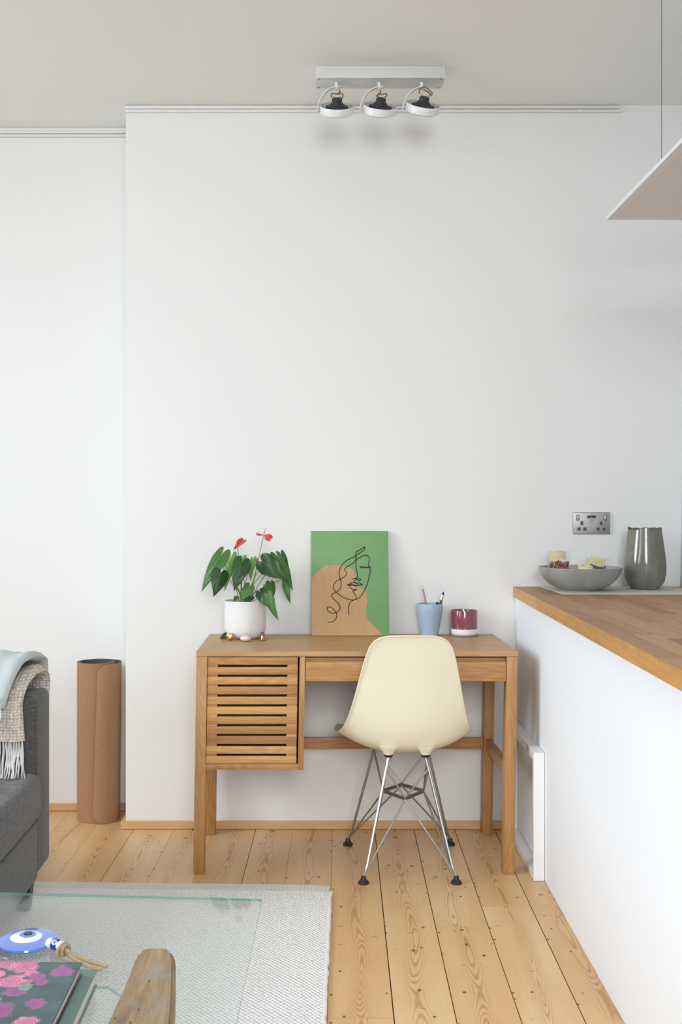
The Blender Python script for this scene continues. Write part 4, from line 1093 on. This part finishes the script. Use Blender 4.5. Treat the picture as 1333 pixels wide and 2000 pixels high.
def fringe(parent, x0, x1, n, y, z0, z1, r, seed, spread=.0, mat=fringeM, zmin=0, fwd=.012):
    rr = random.Random(seed); bm = bmesh.new()
    for i in range(n):
        x = x0+(x1-x0)*(i+rr.uniform(-.3, .3))/n; ln = rr.uniform(.85, 1.0)*(z0-z1)
        for h in range(2):
            ph = rr.uniform(0, 6); dx_ = rr.uniform(-.3, 1)*spread+rr.uniform(-.004, .004); pts = []
            for k in range(9):
                f = k/8; pts.append((x+dx_*f*f+.0025*math.sin(f*9+ph)*f, y-fwd*f**3-.004*math.sin(f*7+ph*2)*f-h*.002, max(z0-ln*f, zmin)))
            tube(bm, pts, [r]*6+[r*.8, r*.6, r*.4], 6)
    return obj('fringe', bm, mat, parent)
fringe(k_, -1.30, -.832, 60, 3.163, .553, .440, .0030, 4, .028, fringeM, .4565, .075)
p_ = throw('pale_throw', 'pale blue-grey woven throw with a white fringe folded on top of the knitted throw',
   [(3.446, .50, -.87), (3.448, .66, -.84), (3.425, .737, -.828), (3.35, .757, -.824), (3.29, .768, -.830), (3.22, .758, -.848), (3.172, .722, -.862), (3.146, .692, -.868), (3.140, .672, -.873), (3.138, .650, -.880)], 0, -1.30, .024, paleM, 8)
fringe(p_, -1.28, -.884, 46, 3.130, .654, .590, .0020, 9, .0, plain('white_fringe', '#e6e6e5', .95))
bm = bmesh.new()  # second fold of the pale throw
p_f = [(3.38, .735, 0)]

# ---------------- rug ----------------
rugM = NT('woven_wool'); uv = rugM.obj()
vn = rugM.n('ShaderNodeTexVoronoi'); vn.inputs['Scale'].default_value = 1; vn.inputs['Randomness'].default_value = .18
rot = rugM.n('ShaderNodeMapping'); rot.inputs['Rotation'].default_value = (0, 0, R_(45)); rot.inputs['Scale'].default_value = (100, 84, 1); rugM.l(uv, rot.inputs[0]); rugM.l(rot.outputs[0], vn.inputs['Vector'])
n1 = rugM.noise(uv, 260, 2); n2 = rugM.noise(uv, 3, 2)
c = rugM.mix(rugM.mr(vn.outputs['Distance'], .34, .75), srgb('#fdfcfa'), srgb('#cfcbc2')); c = rugM.mix(rugM.mr(n2, .3, .7, 0, .2), c, srgb('#eae7e1'))
rugM.base(c); rugM.set(Roughness=.95); rugM.bump(rugM.math('ADD', rugM.math('SUBTRACT', 1, vn.outputs['Distance']), rugM.math('MULTIPLY', n1, .3)), 1.0, .007); rugM = rugM.m
bandM = NT('rug_band'); uv = bandM.obj(); wv = bandM.n('ShaderNodeTexWave'); wv.inputs['Scale'].default_value = 75; wv.inputs['Distortion'].default_value = .6; bandM.l(uv, wv.inputs[0])
bandM.base(bandM.mix(wv.outputs['Fac'], srgb('#d6cfc3'), srgb('#e9e4da'))); bandM.set(Roughness=.95); bandM.bump(wv.outputs['Fac'], .5, .002); bandM = bandM.m
def rug_y(x): return 3.490+(.075-x)*.032
def rug_x(y): return .075-(3.49-y)*.040
rg = thing('rug', 'cream looped wool rug with a flat-woven end band under the glass table', 'rug', (-.8, 2.3, 0))
bm = bmesh.new(); 
def rugpatch(bm, ya, yb, z, nx, ny, wob):
    G = []
    for j in range(ny+1):
        row = []
        for i in range(nx+1):
            f = i/nx; g = j/ny; y = ya+(yb-ya)*g; xr_ = rug_x(y)+(wob*noise.noise(Vector((y*28, 3.1, 0)))+wob*.5*noise.noise(Vector((y*90, 7, 0))) if i == nx else 0)
            x = -2.3+(xr_+2.3)*f
            yy = y+(.075-x)*.032
            ed = min(1, (xr_-x)/.012)
            row.append(bm.verts.new((x, yy, z-(.005*(1-ed) if ed < 1 else 0))))
        G.append(row)
    for j in range(ny):
        for i in range(nx): bm.faces.new((G[j][i], G[j][i+1], G[j+1][i+1], G[j+1][i]))
    r = bmesh.ops.extrude_face_region(bm, geom=bm.faces[:])
    for v in [e for e in r['geom'] if isinstance(e, bmesh.types.BMVert)]: v.co.z = .001
    bmesh.ops.recalc_face_normals(bm, faces=bm.faces[:])
rugpatch(bm, .75, 3.425, .0125, 40, 260, .010); obj('looped_pile', bm, rugM, rg)
bm = bmesh.new(); rugpatch(bm, 3.4255, 3.490, .0095, 40, 4, .002); obj('end_band', bm, bandM, rg, label='flat-woven end band')
bm = bmesh.new(); pts = []
for k in range(221):
    y = .75+(3.427-.75)*k/220; pts.append((rug_x(y)+.002+.004*noise.noise(Vector((y*28, 3.1, 0)))+.002*noise.noise(Vector((y*120, 1, 0))), y, .007))
tube(bm, pts, [.0058+.0012*noise.noise(Vector((k*.9, 0, 0))) for k in range(221)], 8); obj('bound_edge', bm, plain('rug_edge_wool', '#e9e6e0', .95, var=.08, nscale=300, bump=.6, bdist=.003), rg)

# ---------------- glass coffee table ----------------
ZT = .42
gt = thing('coffee_table', 'low clear glass coffee table with a greenish edge, on the rug before the sofa', 'coffee table', (-.4, 1.8, .0135))
d_l = Vector((-.9977, .068)).normalized(); d_n = Vector((-.034, -.9994)).normalized()
def tp(a, b): p = Vector((-.094, 2.244))+d_l*a+d_n*b; return (p.x, p.y)
def rounded(c, r, n=6):
    out = []
    for i in range(4):
        a, b, d = Vector(c[i-1]), Vector(c[i]), Vector(c[(i+1) % 4])
        p, q = b+(a-b).normalized()*r, b+(d-b).normalized()*r
        for k in range(n+1):
            t = k/n; v = p*(1-t)**2+b*2*t*(1-t)+q*t*t; out.append((v.x, v.y))
    return out
TW, TL = .64, .86
bm = bmesh.new(); prism(bm, rounded([tp(0, 0), tp(0, TL), tp(TW, TL), tp(TW, 0)], .008), ZT-.006, ZT)
gM = thin_glass('table_glass', (.98, .996, .99, 1), 0.0, 1.45)
edgeG = NT('glass_edge'); edgeG.base(srgb('#5f9a90')); edgeG.set(Roughness=.15); edgeG.b.inputs['Transmission Weight'].default_value = .35; edgeG.b.inputs['Alpha'].default_value = .8; edgeG = edgeG.m
def pane(name, bm, label=None):
    o = obj(name, bm, gM, gt, False, label=label); o.data.materials.append(edgeG)
    for p in o.data.polygons:
        if abs(p.normal.z) < .5: p.material_index = 1
    return o
pane('glass_top', bm)
ZS = .25
bm = bmesh.new(); sh_pts = [(-.372, 1.52), (-.372, 2.17), (-.410, 2.216), (-.62, 2.22), (-.66, 2.17), (-.66, 1.52), (-.62, 1.46), (-.41, 1.46)]
prism(bm, sh_pts[::-1], ZS-.006, ZS); pane('glass_shelf', bm, 'smaller glass shelf with clipped corners')
tlM = plain('table_leg_steel', '#b5b6b6', .25, 1)
for x, y in ((-.690, 2.235), (-.690, 1.45), (-.16, 1.42)):
    bm = bmesh.new(); tube(bm, [(x, y, .0135), (x, y, ZT-.0105)], .012, 20); obj('leg', bm, tlM, gt)
bm = bmesh.new(); tube(bm, [(-.690, 2.20, ZS-.012), (-.690, 1.45, ZS-.012), (-.16, 1.42, ZS-.012)], .005, 10); tube(bm, [(-.690, 2.15, ZS-.012), (-.64, 2.15, ZS-.012)], .005, 10); obj('shelf_bracket', bm, tlM, gt)

# books on the glass
floral = bpy.data.materials.new('floral_print'); floral.use_nodes = True
at = floral.node_tree.nodes.new('ShaderNodeAttribute'); at.attribute_name = 'Col'; floral.node_tree.links.new(at.outputs[0], floral.node_tree.nodes['Principled BSDF'].inputs[0]); floral.node_tree.nodes['Principled BSDF'].inputs['Roughness'].default_value = .3
pagesM = NT('book_pages'); o_ = pagesM.obj(); wv = pagesM.n('ShaderNodeTexWave', bands_direction='Z'); wv.inputs['Scale'].default_value = 500; pagesM.l(o_, wv.inputs[0]); pagesM.base(pagesM.mix(wv.outputs['Fac'], srgb('#c9c2b6'), srgb('#e3ddd2'))); pagesM = pagesM.m
def book(name_label, x1, x0, y1, y0, z0, th, cover, spine_at_far, top_cover=None, ribbon=None):
    b = thing('book', name_label, 'book', ((x0+x1)/2, (y0+y1)/2, z0), None)
    c = .0026
    bm = bmesh.new(); box(bm, x0, x1, y0, y1, z0, z0+c, .0006); box(bm, x0, x1, y0, y1, z0+th-c, z0+th, .0006)
    box(bm, x0, x0+.004, y0, y1, z0+c, z0+th-c); obj('cover', bm, cover, b)
    bm = bmesh.new(); box(bm, x0+.0042, x1-.004, y0+.004, y1-.004, z0+c, z0+th-c); obj('pages', bm, pagesM, b, False)
    return b
XB0 = -.62
tealM = plain('teal_cloth', '#6d8a85', .6, var=.06, nscale=30)
book('grey-green hardback book lying under the floral book on the glass table', -.3585, XB0+.01, 1.835, 1.50, ZT+.0008, .028, tealM, True)
bm_ = book('dark hardback book with pink flowers on its cover, on the grey-green book', -.379, XB0, 1.812, 1.49, ZT+.0295, .0215, plain('dark_green_cover', '#26343a', .4), True)
bm = bmesh.new(); nx, ny = 190, 250; bx0, bx1, by0, by1 = XB0, -.3792, 1.4905, 1.8115; zt2 = ZT+.0295+.0215
fl = [(-.505, 1.805, .020, 0), (-.470, 1.797, .030, 0), (-.452, 1.768, .013, 0), (-.440, 1.756, .016, 1), (-.478, 1.738, .028, 0), (-.515, 1.768, .020, 0), (-.512, 1.722, .020, 0), (-.404, 1.775, .024, 1), (-.428, 1.733, .012, 1), (-.462, 1.700, .020, 1), (-.475, 1.640, .030, 1), (-.420, 1.66, .018, 1), (-.55, 1.64, .024, 1), (-.55, 1.74, .022, 0), (-.56, 1.79, .025, 0), (-.535, 1.685, .028, 2), (-.498, 1.672, .024, 2), (-.450, 1.718, .014, 2), (-.42, 1.60, .02, 0), (-.52, 1.58, .03, 0), (-.46, 1.55, .025, 2)]
cl_ = bm.verts.layers.float_color.new('Col')
pal = [((.78, .28, .42), (.30, .05, .14)), ((.42, .12, .34), (.14, .03, .12)), ((.30, .42, .30), (.06, .13, .10))]
G = []
for j in range(ny+1):
    row = []
    for i in range(nx+1):
        x, y = bx0+(bx1-bx0)*i/nx, by0+(by1-by0)*j/ny
        v = bm.verts.new((x, y, zt2+.0003)); n_ = .5+.5*noise.noise(Vector((x*30, y*30, 0))); m_ = .5+.5*noise.noise(Vector((x*110, y*70, 4)))
        col = Vector((.018+.03*n_+.03*m_*n_, .045+.06*n_+.05*m_*n_, .05+.055*n_+.05*m_*n_))
        for (fx, fy, fr_, kd) in fl:
            dx_, dy_ = x-fx, y-fy; a = math.atan2(dy_, dx_); r = math.hypot(dx_, dy_)/fr_
            nz_ = noise.noise(Vector((x*55, y*55, fx*50))); lim = 1+.28*nz_+.07*math.sin(a*7+fx*90)
            if r < lim*1.15:
                q_ = r*5.2+1.6*noise.noise(Vector((x*70, y*70, 2+fx*9)))+.35*math.sin(a*3+fx*200)+a*.5/PI
                pet = 1-abs((q_ % 1)*2-1)                      # overlapping petal rims
                A, B = pal[kd]; k = .15+.85*pet**1.5*(.55+.45*noise.noise(Vector((x*40, y*40, 9)))+.25)
                k *= .55+.6*min(1, r+.25)
                e = max(0, min(1, (lim-r)*4+.35*nz_)); hi = Vector((.93, .62, .70)) if kd == 0 else Vector(A)
                cc = Vector(B).lerp(Vector(A), max(0, min(1, k*1.3)))
                if k > .7: cc = cc.lerp(hi, min(1, (k-.7)*2.2))
                col = col.lerp(cc, e)
        v[cl_] = (col.x, col.y, col.z, 1); row.append(v)
    G.append(row)
for j in range(ny):
    for i in range(nx): bm.faces.new((G[j][i], G[j][i+1], G[j+1][i+1], G[j+1][i]))
r = bmesh.ops.extrude_face_region(bm, geom=bm.faces[:])
for v in [e for e in r['geom'] if isinstance(e, bmesh.types.BMVert)]: v.co.z = zt2+.0001
bmesh.ops.recalc_face_normals(bm, faces=bm.faces[:])
obj('floral_print', bm, floral, bm_, False, label='cover print of pink peonies on dark teal')

# evil eye
ey = thing('eye_charm', 'round blue glass eye charm with a beaded rope, on the glass table', 'ornament', ((52.5-PX)/F*2.01, 2.01, ZT))
EX, EY_ = (52.5-PX)/F*2.01, 2.013; z = ZT+.0008
blueM = plain('cobalt_glass', '#5b7fd6', .08, var=.03, **{'Coat Weight': .8})
bm = bmesh.new(); lathe(bm, [(0, 0), (.048, 0), (.0525, .002), (.0545, .005), (.0535, .0078), (.048, .0088), (0, .0092)], EX, EY_, z, 64); obj('blue_disc', bm, blueM, ey)
wX = (49-PX)/F*2.012+.000; wY = 2.022
for nm, r, zz_, m_, ox, oy in (('white_disc', .0300, .0108, plain('eye_white', '#eceff2', .15), 0, 0), ('blue_iris', .0152, .0122, plain('eye_blue', '#5b93c8', .12), .001, .006), ('black_pupil', .0083, .0140, plain('eye_black', '#23232a', .12), .001, .0075)):
    bm = bmesh.new(); lathe(bm, [(0, zz_-.004), (r*.98, zz_-.004), (r, zz_-.0016), (r*.94, zz_-.0004), (0, zz_)], wX+ox, wY+oy, z, 48); obj(nm, bm, m_, ey)
def g(cx, cy, h): 
    py = 1720+cy/3.7028; Y = (CH-(ZT+h))*F/(py-PY); return Vector(((cx/3.7028-PX)/F*Y, Y, ZT+h))
b1, b2, b3 = g(365, 452, .011), g(402, 462, .011), g(440, 474, .011)
whiteB = plain('bead_white', '#e6e8ee', .15)
def bead(c, r, m_, nm, ax): 
    bm = bmesh.new(); ball(bm, c, r, 3); obj(nm, bm, m_, ey)
bead(b1, .0098, whiteB, 'white_bead', 0); bead(b3, .0098, whiteB, 'white_bead', 0)
dirb = (b3-b1).normalized(); bm = bmesh.new(); tube(bm, [b2-dirb*.0055, b2-dirb*.004, b2+dirb*.004, b2+dirb*.0055], [.0088, .0103, .0103, .0088], 20)
bb = obj('blue_bead', bm, plain('bead_blue', '#2747a8', .15), ey)
bm = bmesh.new(); up = Vector((-.1, -.8, .8)).normalized()
for r, h in ((.0045, .0096), (.0030, .0100)):
    c = b2+up*h; u, w = frame_of(up); tube(bm, [c+(u*math.cos(a)+w*math.sin(a))*r for a in [2*PI*i/16 for i in range(17)]], .0007, 5)
obj('painted_eye', bm, whiteB, bb)
ropeM = NT('jute_rope'); o_ = ropeM.obj(); nn_ = ropeM.noise(o_, 380, 3, .7); ropeM.base(ropeM.mix(nn_, srgb('#8d7657'), srgb('#ccb894'))); ropeM.set(Roughness=.95); ropeM.bump(nn_, .8, .002); ropeM = ropeM.m
bm = bmesh.new()
tube(bm, [g(330, 430, .0085), g(345, 432, .010)], .0022, 6)
def twist(ctrl, R, r, n=8, ply=3):
    pth = smooth_path(ctrl, n); L = 0
    for s in range(ply):
        pts = []; L = 0
        for i, p in enumerate(pth):
            if i: L += (p-pth[i-1]).length
            t = (pth[min(i+1, len(pth)-1)]-pth[max(i-1, 0)]).normalized(); u, w = frame_of(t); a = L*520+s*2*PI/ply
            pts.append(p+(u*math.cos(a)+w*math.sin(a))*R)
        tube(bm, pts, r, 7)
twist([g(450, 478, .010), g(490, 510, .012), g(540, 540, .007), g(620, 575, .005), g(700, 600, .0055), g(775, 622, .005)], .0018, .0023, 14)
twist([g(440, 500, .008), g(480, 520, .008), g(530, 560, .005), g(600, 600, .0045), g(660, 625, .0045), g(735, 640, .0045)], .0018, .0023, 14)
kc = g(465, 500, .010)
for off_, rr_ in ((Vector((-.002, .002, 0)), .0105), (Vector((.0035, -.003, 0)), .0100), (Vector((-.006, -.010, -.001)), .0085)):
    u, w = frame_of(dirb); c = kc+off_; twist([c+(u*math.cos(a)+w*math.sin(a))*rr_*Vector((1, 1, 1)).x for a in [2*PI*i/8 for i in range(9)]], .0014, .0019, 6)
for v in bm.verts: v.co.z = max(v.co.z, ZT+.0006)
obj('jute_rope', bm, ropeM, ey)

# ---------------- foreground armchair (its right arm is in view) ----------------
ZAa = .62
def A_at(px_, py_): Y = (CH-ZAa)*F/(py_-PY); return ((px_-PX)/F*Y, Y)
ac = thing('armchair', 'armchair in the foreground, only its worn brown wooden arm in view', 'armchair', (-.5, .95, 0))
L_ = [A_at(205, 2004), A_at(231, 1948), A_at(239, 1932), A_at(252, 1900), A_at(262, 1874)]
tipp = [A_at(270, 1858), A_at(282, 1851), A_at(300, 1849), A_at(322, 1849.5), A_at(334, 1853), A_at(341, 1864)]
Rr = [A_at(343.5, 1885), A_at(343, 1945), A_at(339, 2004)]
back_r = (Rr[-1][0]-.004, .62); back_l = (L_[0][0]-.035, .62); ml = (L_[0][0]-.022, 1.08)
tip_s = smooth_path([Vector((a, b, 0)) for a, b in [L_[-2], L_[-1]]+tipp+[Rr[0], Rr[1]]], 4)
sm_o = [Vector((a, b, 0)) for a, b in [back_l, ml]+L_[:-2]]+tip_s+[Vector((a, b, 0)) for a, b in [Rr[2], back_r]]
bm = bmesh.new(); vs = prism(bm, [(p.x, p.y) for p in sm_o][::-1], ZAa-.032, ZAa)
bmesh.ops.bevel(bm, geom=[e for e in bm.edges if abs(e.verts[0].co.z-e.verts[1].co.z) < 1e-6], offset=.006, segments=4, affect='EDGES')
wm = NT('worn_arm'); o_ = wm.obj(); isl_ = None
st = wm.noise(wm.vec('MULTIPLY', o_, (70, 6, 70)), 1, 4, .6, .8); fn = wm.noise(wm.vec('MULTIPLY', o_, (600, 30, 600)), 1, 2); bl_ = wm.noise(o_, 22, 4, .6); hz = wm.noise(wm.vec('MULTIPLY', o_, (1, 1, 1)), 9, 3)
c = wm.ramp(st, [(.25, srgb('#a48a66')), (.5, srgb('#8c7252')), (.8, srgb('#68533c'))]); c = wm.mix(wm.mr(bl_, .52, .68, 0, .55), c, srgb('#8a8782')); c = wm.mix(wm.mr(fn, .55, .7, 0, .4), c, srgb('#4b3a2c'))
vk = wm.n('ShaderNodeTexVoronoi'); vk.inputs['Scale'].default_value = 1; wm.l(wm.vec('MULTIPLY', o_, (60, 30, 1)), vk.inputs['Vector']); c = wm.mix(wm.mr(vk.outputs['Distance'], .06, .12, .9, 0), c, srgb('#30251d'))
wm.base(c); wm.set(Roughness=.42); wm.bump(fn, .2, .001)
obj('armrest', bm, wm.m, ac, ang=30, label='worn brown wooden armrest')
lx = Rr[-1][0]-.035
for (x, y, z1_) in ((lx, 1.16, ZAa-.033), (lx-.01, .66, ZAa-.033), (lx-.62, 1.16, ZAa-.033), (lx-.63, .66, ZAa-.033)):
    bm = bmesh.new(); tube(bm, [(x, y, .0135), (x, y, .3), (x, y, z1_)], [.013, .019, .017], 16); obj('leg', bm, arm_wood, ac)
bm = bmesh.new(); box(bm, lx-.65, lx-.59, .6, 1.4, ZAa-.032, ZAa, .01, 3); obj('armrest', bm, wm.m, ac)
bm = bmesh.new(); box(bm, lx-.60, lx-.03, .60, 1.18, .30, .42, .03, 4); obj('seat', bm, fabM, ac)
bm = bmesh.new(); box(bm, lx-.59, lx-.04, .50, .60, .33, .85, .03, 4); obj('backrest', bm, fabM, ac)
